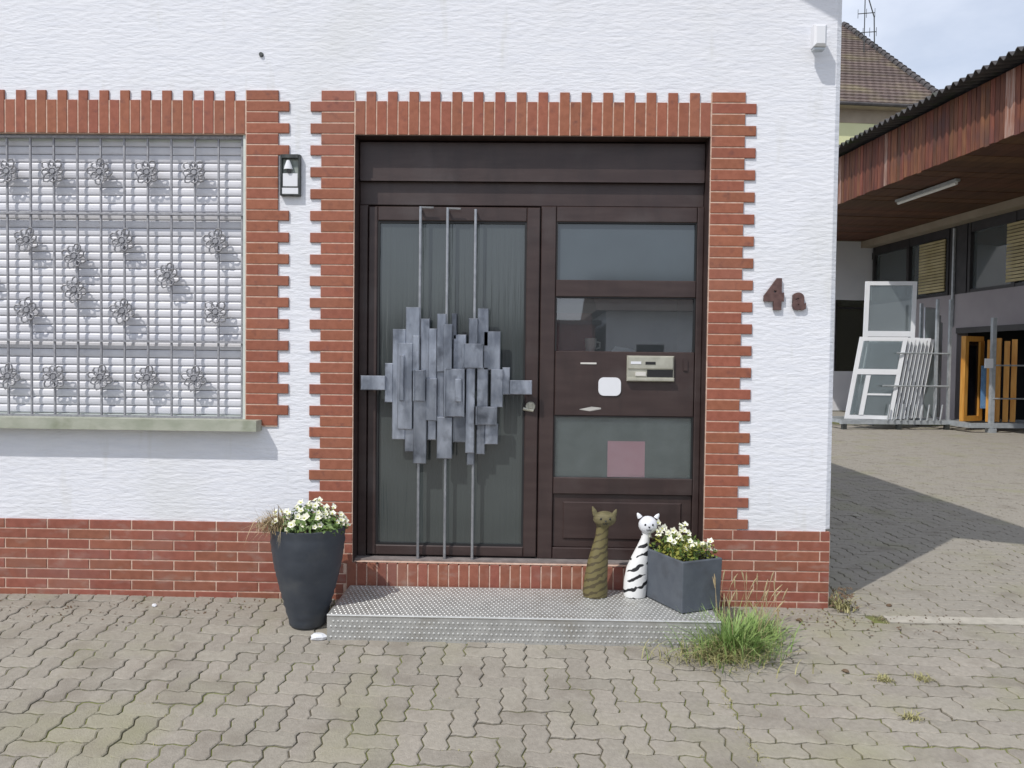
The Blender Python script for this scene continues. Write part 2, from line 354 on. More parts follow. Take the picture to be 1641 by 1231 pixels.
# ------------------------------------------------------------------ house
DX0, DX1, DZ0, DZ1 = -1.005, 1.008, .215, 2.667       # door opening
WX0, WX1, WZ0, WZ1 = -4.30, -1.633, 1.03, 2.667       # window opening
house = tag(empty('house'), 'white plastered house with red clinker brick trim around door and window', 'house')
def roof_z(x):
    return 4.69-.57*(x-.996) if x > -2.6 else 4.69-.57*(-2.6-.996)+.57*(x+2.6)
def build_house_shell():
    xs = [-6.9, WX0, WX1, DX0, DX1, 1.705]; zs = [0, DZ0, WZ0, WZ1, 4.15]
    mb = MB()
    def q(x0, x1, z0, z1): mb.quad((x0, 0, z0), (x1, 0, z0), (x1, 0, z1), (x0, 0, z1))
    for i in range(5):
        for j in range(4):
            if i == 1 and j == 2: continue
            if i == 3 and j in (1, 2): continue
            q(xs[i], xs[i+1], zs[j], zs[j+1])
    mb.quad((-6.9, 0, 4.15), (1.705, 0, 4.15), (1.705, 0, roof_z(1.705)), (-2.6, 0, roof_z(-2.6)), (-6.9, 0, roof_z(-6.9)))
    cs = [(1.705, 0), (1.735, .018), (1.752, .07), (1.752, 9)]
    for (xa, ya), (xb, yb_) in zip(cs, cs[1:]): mb.quad((xa, ya, .45), (xb, yb_, .45), (xb, yb_, roof_z(xb)), (xa, ya, roof_z(xa)))
    mb.quad(*[(x, y, .45) for x, y in cs], (1.705, 9, .45))
    mb.quad((1.705, 0, 0), (1.705, 9, 0), (1.705, 9, .45), (1.705, 0, .45))
    mb.quad((-6.9, 0, 0), (-6.9, 9, 0), (-6.9, 9, roof_z(-6.9)), (-6.9, 0, roof_z(-6.9)))
    mb.quad((-6.9, 9, 0), (1.748, 9, 0), (1.748, 9, roof_z(1.748)), (-2.6, 9, roof_z(-2.6)), (-6.9, 9, roof_z(-6.9)))
    for x0, x1, z0, z1, d in ((DX0, DX1, DZ0, DZ1, .30), (WX0, WX1, WZ0, WZ1, .25)):
        mb.quad((x0, 0, z0), (x0, d, z0), (x0, d, z1), (x0, 0, z1)); mb.quad((x1, 0, z0), (x1, d, z0), (x1, d, z1), (x1, 0, z1))
        mb.quad((x0, 0, z1), (x1, 0, z1), (x1, d, z1), (x0, d, z1)); mb.quad((x0, 0, z0), (x1, 0, z0), (x1, d, z0), (x0, d, z0))
    obj('wall', mb, 'plaster', house)
    for b in ((DX0-.0005, DX0+.003, -.002, .30, DZ0, DZ1), (DX1-.003, DX1+.0005, -.002, .30, DZ0, DZ1), (DX0+.003, DX1-.003, -.002, .30, DZ1-.004, DZ1)): box('door_reveal', b, 'door_brown', house)
    # hallway behind the door
    mb = MB(); mb.quad((-1.4, 3, 0), (1.4, 3, 0), (1.4, 3, 3), (-1.4, 3, 3)); mb.quad((-1.4, .3, .2), (1.4, .3, .2), (1.4, 3, .2), (-1.4, 3, .2))
    mb.quad((-1.4, .3, 0), (-1.4, 3, 0), (-1.4, 3, 3), (-1.4, .3, 3)); mb.quad((1.4, .3, 0), (1.4, 3, 0), (1.4, 3, 3), (1.4, .3, 3)); mb.quad((-1.4, .3, 3), (1.4, .3, 3), (1.4, 3, 3), (-1.4, 3, 3))
    obj('hallway', mb, 'interior', house)
    # roof with a deep verge over the gable front
    mb = MB(); t = .22
    for xa, xb in ((-2.6, 2.03), (-2.6, -7.23)):
        za, zb = roof_z(xa), roof_z(xb); y0, y1 = -.8, 9.6
        mb.add([(xa, y0, za), (xb, y0, zb), (xb, y1, zb), (xa, y1, za), (xa, y0, za+t), (xb, y0, zb+t), (xb, y1, zb+t), (xa, y1, za+t)],
               [(0, 3, 2, 1), (4, 5, 6, 7), (0, 1, 5, 4), (1, 2, 6, 5), (2, 3, 7, 6)])
    obj('roof', mb, 'roof_tile_own', house)
build_house_shell()

BR = {}
def brick_mesh(wd, ht, m):
    k = (round(wd, 4), round(ht, 4), m)
    if k not in BR: BR[k] = MB().bbox(-wd/2, wd/2, -.007, .004, -ht/2, ht/2, .0022).mesh('brick', m)
    return BR[k]
def brick(parent, x0, x1, z0, z1, m='brick', y=-.004):
    link('brick', brick_mesh(x1-x0, z1-z0, m), parent, ((x0+x1)/2, y+random.uniform(-.0012, .0008), (z0+z1)/2),
         (0, R(random.uniform(-.12, .12)), R(random.uniform(-.15, .15))))
TOP, PITCH, J = 2.913, .0619, .0068
def build_brickwork():
    bed = lambda name, parts: obj(name, parts, 'mortar', house)
    # door surround
    mb = MB()
    mb.box(-1.196, DX0-.001, -.0085, .02, .437, TOP); mb.box(DX1+.001, 1.200, -.0085, .02, .437, TOP)
    mb.box(DX0-.001, DX1+.001, -.0085, .02, DZ1-.001, 2.853)
    ds = bed('door_surround', mb)
    for r in range(40):
        z1 = TOP-r*PITCH; z0 = z1-PITCH+J; e = 0 if r % 2 == 0 else .062
        brick(ds, -1.198-e, DX0-.006, z0, z1); brick(ds, DX1+.006, 1.200+e, z0, z1)
    n = 33; p = (DX1-DX0)/n
    for i in range(n):
        x = DX0+i*p; brick(ds, x+J/2, x+p-J/2, DZ1, TOP-.004 if i % 2 else 2.855)
    # window surround
    mb = MB(); mb.box(WX1+.001, -1.447, -.0085, .02, .995, TOP); mb.box(-4.5, WX1+.001, -.0085, .02, WZ1-.001, 2.853)
    ws = bed('window_surround', mb)
    for r in range(31):
        z1 = TOP-r*PITCH; z0 = z1-PITCH+J
        brick(ws, WX1+.006, -1.445+(0 if r % 2 == 0 or 2.30 < z1 < 2.60 else .062), z0, z1)
    p = .0605
    far = MB()
    for i in range(46):
        x = WX1-(i+1)*p; zt = 2.855 if i % 2 == 0 else TOP-.004
        if i < 25: brick(ws, x+J/2, x+p-J/2, WZ1, zt)
        else: far.bbox(x+J/2, x+p-J/2, -.011, .0, WZ1, zt, .0022)
    tag(obj('lintel_bricks', far, 'brick', ws), kind='stuff')
    # threshold: one course of upright bricks under the door
    mb = MB(); mb.box(-1.04, DX1, -.0085, .0, .0, .207); mb.box(DX0+.001, DX1-.001, .0, .28, .0, .2158); th = bed('threshold', mb)
    p = .0592
    for i in range(34):
        x = -1.04+i*p
        if x+p < 1.02: brick(th, x+J/2, x+p-J/2, .012, .213, 'brick_low')
    # plinth
    mb = MB(); mb.box(-6.9, -1.041, -.0085, .02, -.03, .2145); mb.box(-6.9, DX0-.001, -.0085, .02, .2145, .436); pl = bed('plinth', mb)
    mb = MB(); mb.box(DX1+.001, 1.728, -.0085, .3, -.03, .436); pr = bed('plinth', mb)
    ph = .0585; L = .248; far = MB()
    for r in range(8):
        z1 = .437-r*ph; z0 = max(z1-ph+J, -.02); off = 0 if r % 2 == 0 else L/2
        for xa, xb, pp in ((-5.5, -1.041 if z0 < .2 else DX0-.002, pl), (DX1+.002, 1.726, pr)):
            k = math.floor((xa-off)/L)
            while True:
                x0 = max(xa, off+k*L-.06); x1 = min(xb, off+(k+1)*L-J-.06); k += 1
                if x0 >= xb: break
                if x1 < -3.2: far.bbox(x0, x1, -.011, .0, z0, z1, .0022)
                elif x1-x0 > .02: brick(pp, x0, x1, z0, z1, 'brick_low')
    tag(obj('plinth_bricks', far, 'brick_low', pl), kind='stuff')
build_brickwork()

def build_window():
    wn = empty('window', parent=house)
    mb = MB(); mb.box(WX1-.018, WX1-.002, .005, .10, WZ0+.002, WZ1-.002); mb.box(WX0, WX1-.018, .055, .10, WZ1-.028, WZ1-.002); mb.box(WX0, WX1-.018, .05, .10, WZ0+.002, WZ0+.02)
    obj('frame', mb, 'window_frame_paint', wn)
    # roller shutter: curved slats, each with a shadow gap
    sp = .0472; n = int((WZ1-WZ0)/sp); prof = [(.0, 0), (-.0045, .007), (-.0062, .02), (-.0052, .035), (0, .0440), (.004, .0440), (.004, 0)]
    mb = MB(); x0, x1 = WX0+.01, WX1-.02
    for i in range(len(prof)):
        a, b = prof[i], prof[(i+1) % len(prof)]
        mb.quad((x0, a[0], a[1]), (x1, a[0], a[1]), (x1, b[0], b[1]), (x0, b[0], b[1]))
    mb.quad(*[(x1, a, b) for a, b in prof])
    sm = mb.mesh('slat', 'shutter')
    for i in range(n): link('shutter_slat', sm, wn, (0, .072+random.uniform(-.0006, .0006), WZ0+.024+i*sp))
    box('shutter_backing', (x0, x1, .082, .09, WZ0+.02, WZ1-.01), 'gasket', wn)
    # sill
    mb = MB(); mb.box(-4.4, -1.536, -.1, .06, .972, 1.034); s = obj('window_sill', mb, 'sill_stone', house)
    # ornamental grille
    gr = empty('window_grille', parent=house); gy = .032
    xv = [-1.666-.1375*i for i in range(19)]
    for x in xv: box('upright_bar', (x-.0045, x+.0045, gy-.006, gy+.006, WZ0+.006, WZ1-.008), 'grille_iron', gr)
    for z in (2.213, 1.477): box('cross_bar', (WX0+.01, WX1-.02, gy-.016, gy+.016, z-.006, z+.006), 'grille_iron', gr)
    for z in (WZ0+.010, WZ1-.014): box('frame_bar', (WX0+.01, WX1-.02, gy-.012, gy+.012, z-.006, z+.006), 'grille_iron', gr)
    mb = MB()
    for k in range(8):
        a = k*math.pi/4; rr = .076 if k % 2 == 0 else .063; pts = []
        for t in range(8):
            u = t/8*2*math.pi; rad = rr*(.55-.45*math.cos(u)); wd = .022*math.sin(u)
            pts.append((rad*math.cos(a)-wd*math.sin(a), -.004-.012*math.sin(u/2), rad*math.sin(a)+wd*math.cos(a)))
        mb.tube(pts, .0052, 4, close=True)
    ring = [(.026*math.cos(t*math.pi/6), -.008, .026*math.sin(t*math.pi/6)) for t in range(12)]; mb.tube(ring, .007, 4, close=True)
    mb.tube([(0, -.018, 0), (0, .006, 0)], [.014, .02], 8)
    rm = mb.mesh('rosette', 'grille_iron')
    P = [(x, 2.452) for x in (-3.035, -2.765, -2.490, -2.215, -1.940, -3.31)]+[(x, 1.266) for x in (-3.035, -2.765, -2.490, -2.215, -1.940, -3.31)]
    P += [(x, z) for x in (-3.585, -3.86, -4.13) for z in (2.452, 1.266)]+[(x, z) for x in (-3.47, -4.02) for z in (2.058, 1.652)]
    P += [(x, z) for x in (-2.92, -2.36, -1.815) for z in (2.058, 1.652)]+[(-2.64, 1.966), (-2.64, 1.772), (-2.095, 1.86), (-3.19, 1.86)]
    for x, z in P: link('rosette', rm, gr, (x, gy-.004, z), (0, R(random.uniform(0, 45)), 0))
build_window()

def build_door():
    d = empty('entrance_door', parent=house); B = 'door_brown'
    x0, x1 = DX0+.004, DX1-.004
    # fixed frame
    f = MB()
    f.bbox(x0, x1, .085, .19, 2.432, 2.655, .006)                       # upper box, a little proud
    f.bbox(x0, x1, .112, .19, 2.292, 2.4315, .004)
    f.bbox(x0, x0+.05, .100, .19, DZ0+.012, 2.2915, .004); f.bbox(x1-.036, x1, .100, .19, DZ0+.012, 2.2915, .004)
    f.bbox(.062, .150, .104, .19, DZ0+.012, 2.2915, .005)
    obj('frame', f, B, d)
    box('header_strip', (x0+.01, x1-.01, .076, .0848, 2.426, 2.440), B, d)
    box('sill_strip', (x0, x1, .035, .20, DZ0+.001, DZ0+.0115), 'sill_dull', d)
    # leaf
    leaf = MB(); a0, a1 = x0+.056, .056; lz0, lz1 = DZ0+.022, 2.282; y = .096
    leaf.bbox(a0, -.893, y, .16, lz0, lz1, .005); leaf.bbox(-.021, a1, y, .16, lz0, lz1, .005)
    leaf.bbox(-.8928, -.0212, y, .16, 2.200, lz1, .005); leaf.bbox(-.8928, -.0212, y, .16, lz0, .295, .005)
    lf = obj('leaf', leaf, B, d)
    mb = MB(); bd = .012
    for b in ((-.893, -.893+bd, .295, 2.2), (-.021-bd, -.021, .295, 2.2)): mb.box(b[0], b[1], .104, .125, b[2], b[3])
    mb.box(-.893+bd, -.021-bd, .104, .125, 2.2-bd, 2.2); mb.box(-.893+bd, -.021-bd, .104, .125, .295, .295+bd)
    obj('glazing_bead', mb, 'gasket', d)
    box('pane', (-.893, -.021, .118, .122, .295, 2.2), 'glass_ribbed', d)
    # side light: rails, panes and panels
    sx0, sx1 = .152, x1-.038
    for z0, z1 in ((2.203, 2.291), (1.769, 1.866), (.612, .709), (DZ0+.0125, .294)): box('side_rail', (sx0, sx1, .104, .17, z0, z1), B, d, .004)
    mb = MB()
    for z0, z1 in ((1.866, 2.203), (1.452, 1.769), (.709, 1.072)):
        mb.box(sx0, sx0+.008, .110, .125, z0, z1); mb.box(sx1-.008, sx1, .110, .125, z0, z1); mb.box(sx0+.008, sx1-.008, .110, .125, z1-.007, z1)
    obj('gasket_strip', mb, 'gasket', d)
    box('pane', (sx0, sx1, .128, .132, 1.866, 2.203), 'glass_blue', d)
    tag(box('pane', (sx0, sx1, .128, .132, 1.452, 1.769), 'glass_clear', d), 'clear upper pane with a cup and paper behind it')
    tag(box('pane', (sx0, sx1, .128, .132, .709, 1.072), 'glass_green', d), 'milky green pane with a pink sheet behind it')
    box('letter_panel', (sx0, sx1, .108, .165, 1.0725, 1.4515), B, d, .005)
    lp = MB(); lp.bbox(sx0, sx1, .122, .165, .2945, .6115, .003); lp.bbox(sx0+.06, sx1-.06, .112, .123, .345, .565, .006); obj('lower_panel', lp, B, d)
    box('inner_ledge', (sx0, sx1, .166, .34, 1.40, 1.444), B, d)
    # letter box with bell and name plates
    lb = box('letter_box', (.571, .845, .090, .110, 1.279, 1.429), 'letterbox_metal', d, .004)
    mb = MB(); mb.bbox(.578, .838, .082, .0895, 1.352, 1.423, .003); mb.bbox(.571, .845, .074, .0895, 1.281, 1.301, .004); obj('letter_flap', mb, 'letterbox_metal', d)
    box('letter_slot', (.688, .838, .0885, .0898, 1.305, 1.348), 'gasket', d)
    box('speaker_slot', (.677, .735, .0795, .0818, 1.378, 1.394), 'gasket', d)
    box('name_plate', (.592, .652, .0795, .0818, 1.380, 1.395), 'white_plastic', d); box('name_plate', (.62, .68, .0805, .0895, 1.312, 1.334), 'pale_paper', d)
    # white round-cornered sticker
    mb = MB(); pts = []
    for cx, cz, a0_ in ((.034, .022, 0), (-.034, .022, 90), (-.034, -.022, 180), (.034, -.022, 270)):
        for k in range(5): a = R(a0_+k*22.5); pts.append((cx+.031*math.cos(a), cz+.031*math.sin(a)))
    m = len(pts); mb.add([(x_, 0, z_) for x_, z_ in pts]+[(x_*1.02, .006, z_*1.02) for x_, z_ in pts], [tuple(range(m))]+[(i, i+m, (i+1) % m+m, (i+1) % m) for i in range(m)])
    obj('notice_plate', mb, 'white_plastic', d, (.474, .101, 1.246))
    box('paper_strip', (.302, .395, .104, .1075, 1.376, 1.386), 'pale_paper', d)
    mb = MB(); mb.add([(.30, .104, 1.112), (.37, .100, 1.128), (.425, .103, 1.122), (.36, .106, 1.104), (.30, .107, 1.108), (.37, .107, 1.118), (.425, .107, 1.113), (.36, .108, 1.10)], [(0, 3, 2, 1), (4, 5, 6, 7), (0, 1, 5, 4), (1, 2, 6, 5), (2, 3, 7, 6), (3, 0, 4, 7)])
    obj('torn_paper', mb, 'pale_paper', d)
    mb = MB(); mb.box(.90, .925, .1, .108, 1.345, 1.41); obj('switch_plate', mb, 'door_brown', d)
    # lock
    mb = MB(); mb.tube([(.012, .097, 1.125), (.012, .080, 1.125)], [.03, .026], 14); mb.bbox(.0, .024, .072, .0805, 1.112, 1.15, .002); mb.tube([(-.03, .085, 1.112), (.03, .085, 1.102)], .010, 8)
    auto_smooth(obj('lock', mb, 'letterbox_metal', d))
    # abstract metal handle: three rods with overlapping plates
    for i, (xt, zt) in enumerate(((-.637, 2.275), (-.480, 2.270), (-.318, 2.262))):
        mb = MB(); mb.tube([(xt, .060, .225), (xt, .060, zt)], .0085, 8)
        mb.tube([(xt, .060, zt-.012), (xt, .098, zt-.012)], .007, 6); mb.tube([(xt, .060, .25), (xt, .098, .25)], .007, 6)
        if i < 2: mb.tube([(xt, .062, zt-.004), (xt+.075, .062, zt-.006)], .006, 6)
        auto_smooth(obj('grille_rod', mb, 'rod_steel', d))
    PL = [(355, 125, 440, 350, 1), (275, 260, 355, 940, 1), (310, 345, 400, 875, 2), (445, 195, 500, 640, 1), (405, 510, 480, 700, 3), (405, 690, 485, 1085, 2),
          (350, 870, 412, 1015, 1), (490, 255, 545, 940, 1), (547, 165, 602, 520, 2), (545, 505, 590, 800, 1), (588, 228, 640, 510, 3), (632, 160, 664, 320, 1), (592, 500, 716, 792, 3), (548, 795, 640, 1052, 2),
          (642, 290, 722, 505, 1), (640, 770, 722, 952, 1), (700, 345, 826, 495, 3), (738, 190, 792, 350, 2), (790, 128, 856, 360, 1), (826, 268, 928, 505, 1),
          (722, 490, 776, 1015, 2), (728, 900, 772, 1092, 1), (786, 488, 856, 740, 1), (782, 728, 912, 840, 3), (784, 830, 836, 1025, 1), (836, 835, 916, 962, 1), (872, 500, 945, 732, 2), (940, 488, 986, 655, 1),
          (228, 470, 278, 712, 1), (85, 548, 236, 637, 2), (985, 565, 1120, 652, 2), (480, 560, 548, 820, 2), (400, 300, 440, 520, 2), (660, 560, 700, 700, 4), (325, 420, 350, 700, 3)]
    sx = (-.021+.893)/(838-605.); sz = (2.2-.295)/(878-353.)
    for a, b, c, e, l in PL:
        X0 = -.893+(560+a/3.847-605-.006*(460+b/3.847-353)*-1)*sx*.985; X1 = -.893+(560+c/3.847-605+.006*(460+b/3.847-353))*sx*.985
        Z1 = 2.2-(460+b/3.847-353)*sz; Z0 = 2.2-(460+e/3.847-353)*sz
        y1 = .062-.020*l; th = .016 if l < 4 else .01
        mb = MB(); mb.bbox(X0, X1, y1, y1+th, Z0, Z1, .004)
        if X1-X0 > .07 and l >= 3: # raised rim on the broad plates
            mb.bbox(X0+.001, X0+.011, y1-.006, y1+.002, Z0, Z1, .002); mb.bbox(X1-.011, X1-.001, y1-.006, y1+.002, Z0, Z1, .002)
        obj('handle_plate', mb, 'pewter', d)
    mb = MB()
    for x in (-.95, -.02): mb.tube([(x, .03, 1.235), (x, .1, 1.235)], .018, 10)
    obj('handle_bracket', mb, 'pewter', d)
build_door()

box('frosted_lining', (.153, .965, .142, .146, .71, 1.071), 'frosted_green', bpy.data.objects['entrance_door'])
# things behind the panes, standing on the ledge inside
t = tag(empty('cup', (.366, .20, 1.4445)), 'small pale cup standing behind the clear side pane of the door', 'cup')
mb = MB(); mb.loft([(0, 0, 0, .026, .026), (0, 0, .04, .033, .033), (0, 0, .085, .036, .036)], 16); auto_smooth(obj('body', mb, 'pale_paper', t))
mb = MB(); mb.tube([(.03, 0, .065), (.055, 0, .06), (.055, 0, .03), (.03, 0, .022)], .006, 6); obj('handle', mb, 'pale_paper', t)
mb = MB(); mb.add([(-.075, -.03, 0), (.075, -.035, 0), (.06, .04, 0), (-.06, .05, 0), (-.075, -.03, .012), (.075, -.035, .006), (.06, .04, .022), (-.045, .05, .042)], [(0, 3, 2, 1), (4, 5, 6, 7), (0, 1, 5, 4), (1, 2, 6, 5), (2, 3, 7, 6), (3, 0, 4, 7)])
tag(obj('folded_paper', mb, 'white_plastic', None, (.565, .21, 1.4445)), 'white folded paper lying behind the clear side pane above the letter box', 'paper')
mb = MB(); mb.box(.13, .385, .36, .40, 1.35, 1.69); mb.box(.14, .375, .352, .3595, 1.36, 1.68)  # board added to stand in for the roof reflected in the pane
tag(obj('reflection_board', mb, 'red_brown_wood'), 'dark red brown board added behind the clear side pane as the reflection of a roof', 'board')
box('pink_sheet', (.470, .690, .1335, .1355, .712, .925), 'pink_paper', None)
tag(bpy.data.objects['pink_sheet'], 'pink square sheet behind the milky lower side pane of the door', 'sheet')

# ------------------------------------------------------------------ fittings on the facade
def glyph(ch, size, off):
    c = bpy.data.curves.new('t', 'FONT'); c.body = ch; c.size = size; c.extrude = .006; c.offset = off; c.bevel_depth = .0015
    o = bpy.data.objects.new('t', c); col.objects.link(o); bpy.context.view_layer.update()
    me = bpy.data.meshes.new_from_object(o.evaluated_get(bpy.context.evaluated_depsgraph_get())); bpy.data.objects.remove(o); me.materials.clear(); me.materials.append(MATS['number_bronze']); return me
def fit_glyph(name, me, parent, x0, x1, z0, z1):
    xs = [v.co.x for v in me.vertices]; ys = [v.co.y for v in me.vertices]
    for v in me.vertices:
        a = (v.co.x-min(xs))/(max(xs)-min(xs)); b = (v.co.y-min(ys))/(max(ys)-min(ys)); v.co = (x0+a*(x1-x0), v.co.z*-1, z0+b*(z1-z0))
    o = link(name, me, parent); return o
hn = tag(empty('house_number', (1.44, -.012, 1.695)), 'dark bronze house number 4a on the white wall right of the door', 'number')
fit_glyph('digit', glyph('4', .25, .017), hn, -.118, -.004, 0, .180)
fit_glyph('letter', glyph('a', .18, .008), hn, .043, .120, 0, .100)

t = tag(empty('bell_lamp', (-1.371, 0, 2.315)), 'small black framed wall box with white inside between window and door', 'wall lamp')
mb = MB()
for b in ((-.057, -.047, -.03, 0, 0, .232), (.047, .057, -.03, 0, 0, .232), (-.047, .047, -.034, 0, .210, .232), (-.047, .047, -.03, 0, 0, .008), (-.047, .047, -.026, 0, .046, .052)): mb.bbox(*b, .002)
obj('frame', mb, 'dark_metal', t)
box('back_plate', (-.047, .047, -.006, -.001, .0, .210), 'lamp_back', t)
mb = MB(); mb.loft([(-.012, -.021, .150, .026, .014), (-.012, -.021, .168, .022, .013), (-.012, -.021, .200, .009, .008)], 14); auto_smooth(obj('lamp_cone', mb, 'white_plastic', t))
mb = MB(); mb.tube([(-.006, -.024, .138), (-.006, -.032, .138)], .013, 10); obj('bell_button', mb, 'cat_black', t)
box('milky_plate', (-.042, .042, -.024, -.018, .053, .126), 'white_plastic', t); box('name_plate', (-.046, .046, -.026, -.020, .010, .044), 'white_plastic', t)

t = tag(empty('motion_sensor', (1.575, 0, 3.115)), 'white motion sensor box high on the wall near the house corner', 'sensor')
box('bracket', (-.02, .02, -.05, 0, .05, .13), 'white_plastic', t, .003)
mb = MB(); mb.bbox(-.034, .036, -.11, -.045, .022, .14, .012); obj('housing', mb, 'white_plastic', t)
box('sensor_eye', (-.03, .03, -.09, -.05, .008, .0215), 'steel_galv', t)
mb = MB(); mb.tube([(0, 0, 0), (0, -.012, 0)], [.014, .011], 10); tag(obj('wall_bolt', mb, 'dark_metal', None, (-1.546, 0, 3.116)), 'small dark bolt head in the white wall above the window corner', 'bolt')

# ------------------------------------------------------------------ step
def build_step():
    gz = ground_z(-.55)
    st = tag(empty('metal_step', (0, -.29, 0)), 'grey metal doorstep with raised dots in front of the entrance', 'step')
    x0, x1, y0, y1, zt = -1.012, .985, -.262, .262, .087
    mb = MB(); mb.box(x0, x1, y0, y1, zt-.012, zt); obj('tread', mb, 'step_metal', st)
    mb = MB(); mb.box(x0, x1, y0, y0+.01, gz-.02, zt-.0125); obj('riser', mb, 'step_metal', st)
    mb = MB(); mb.tube([(x0, y0+.002, zt-.003), (x1, y0+.002, zt-.003)], .006, 8); auto_smooth(obj('nosing', mb, 'step_stud', st))
    for xa in (x0, x1-.01): box('side_cheek', (xa, xa+.01, y0+.0105, y1, -.06, zt-.0125), 'step_metal', st)
    def stud(mb, c, n, u, v, r, h):
        c = Vector(c); k = 6; P = [c+(u*math.cos(a)+v*math.sin(a))*r for a in [2*math.pi*i/k for i in range(k)]]+[c+n*h+(u*math.cos(a)+v*math.sin(a))*r*.55 for a in [2*math.pi*i/k for i in range(k)]]
        mb.add(P, [tuple(range(k, 2*k))]+[(i, (i+1) % k, k+(i+1) % k, k+i) for i in range(k)])
    mb = MB(); X, Y, Z = Vector((1, 0, 0)), Vector((0, 1, 0)), Vector((0, 0, 1))
    for r in range(4):
        for i in range(82):
            x = x0+.02+i*.0245+(.012 if r % 2 else 0)
            if x < x1-.01: stud(mb, (x, y0, -.028+r*.027), -Y, X, Z, .0068, .0035)
    tag(obj('riser_studs', mb, 'step_stud', st), kind='stuff')
    mb = MB()
    for r in range(17):
        for i in range(82):
            x = x0+.02+i*.0245+(.012 if r % 2 else 0); y = y0+.02+r*.030
            if x < x1-.01 and y < y1-.01: stud(mb, (x, y, zt), Z, X, Y, .0068, .0028)
    tag(obj('tread_studs', mb, 'step_stud', st), kind='stuff')
build_step()

# ------------------------------------------------------------------ plants and pots
def blade(mb, base, ang, length, lean, wd, droop=1.0, seg=4):
    b = Vector(base); dv = Vector((math.cos(ang), math.sin(ang), 0)); sv = Vector((-math.sin(ang), math.cos(ang), 0)); P = []
    for i in range(seg+1):
        t = i/seg; h = length*(t-droop*.5*lean*t*t); o = length*lean*t**1.6
        ww = wd*(1-t)**.7*.5; c = b+dv*o+Vector((0, 0, h)); P += [c-sv*ww, c+sv*ww]
    mb.add(P, [(2*i, 2*i+1, 2*i+3, 2*i+2) for i in range(seg)])
def leafq(mb, c, nrm, ln, wd):
    nrm = nrm.normalized(); a = nrm.orthogonal().normalized(); a.rotate(Matrix.Rotation(random.uniform(0, 6.28), 3, nrm)); b = nrm.cross(a)
    mb.add([c-a*ln/2, c+b*wd/2-nrm*.003, c+a*ln/2-nrm*.006, c-b*wd/2-nrm*.003], [(0, 1, 2, 3)])
def blossom_mesh(r):
    mb = MB(); n = 10; P = [(0, 0, -.004)]
    for i in range(n):
        a = 2*math.pi*i/n; q = 1 if i % 2 == 0 else .72; P.append((r*q*math.cos(a), r*q*math.sin(a), .004+.003*(i % 3)))
    mb.add(P, [(0, 1+i, 1+(i+1) % n) for i in range(n)])
    mb.cur = 1; mb.loft([(0, 0, -.003, r*.26, r*.26), (0, 0, .005, r*.16, r*.16)], 6); return mb.mesh('blossom', ['petal', 'petal_core'])
BL = [blossom_mesh(r) for r in (.015, .018, .0205)]
def rand_up(spread=1.0): return Vector((random.uniform(-1, 1)*spread, random.uniform(-1, 1)*spread-.35, 1)).normalized()

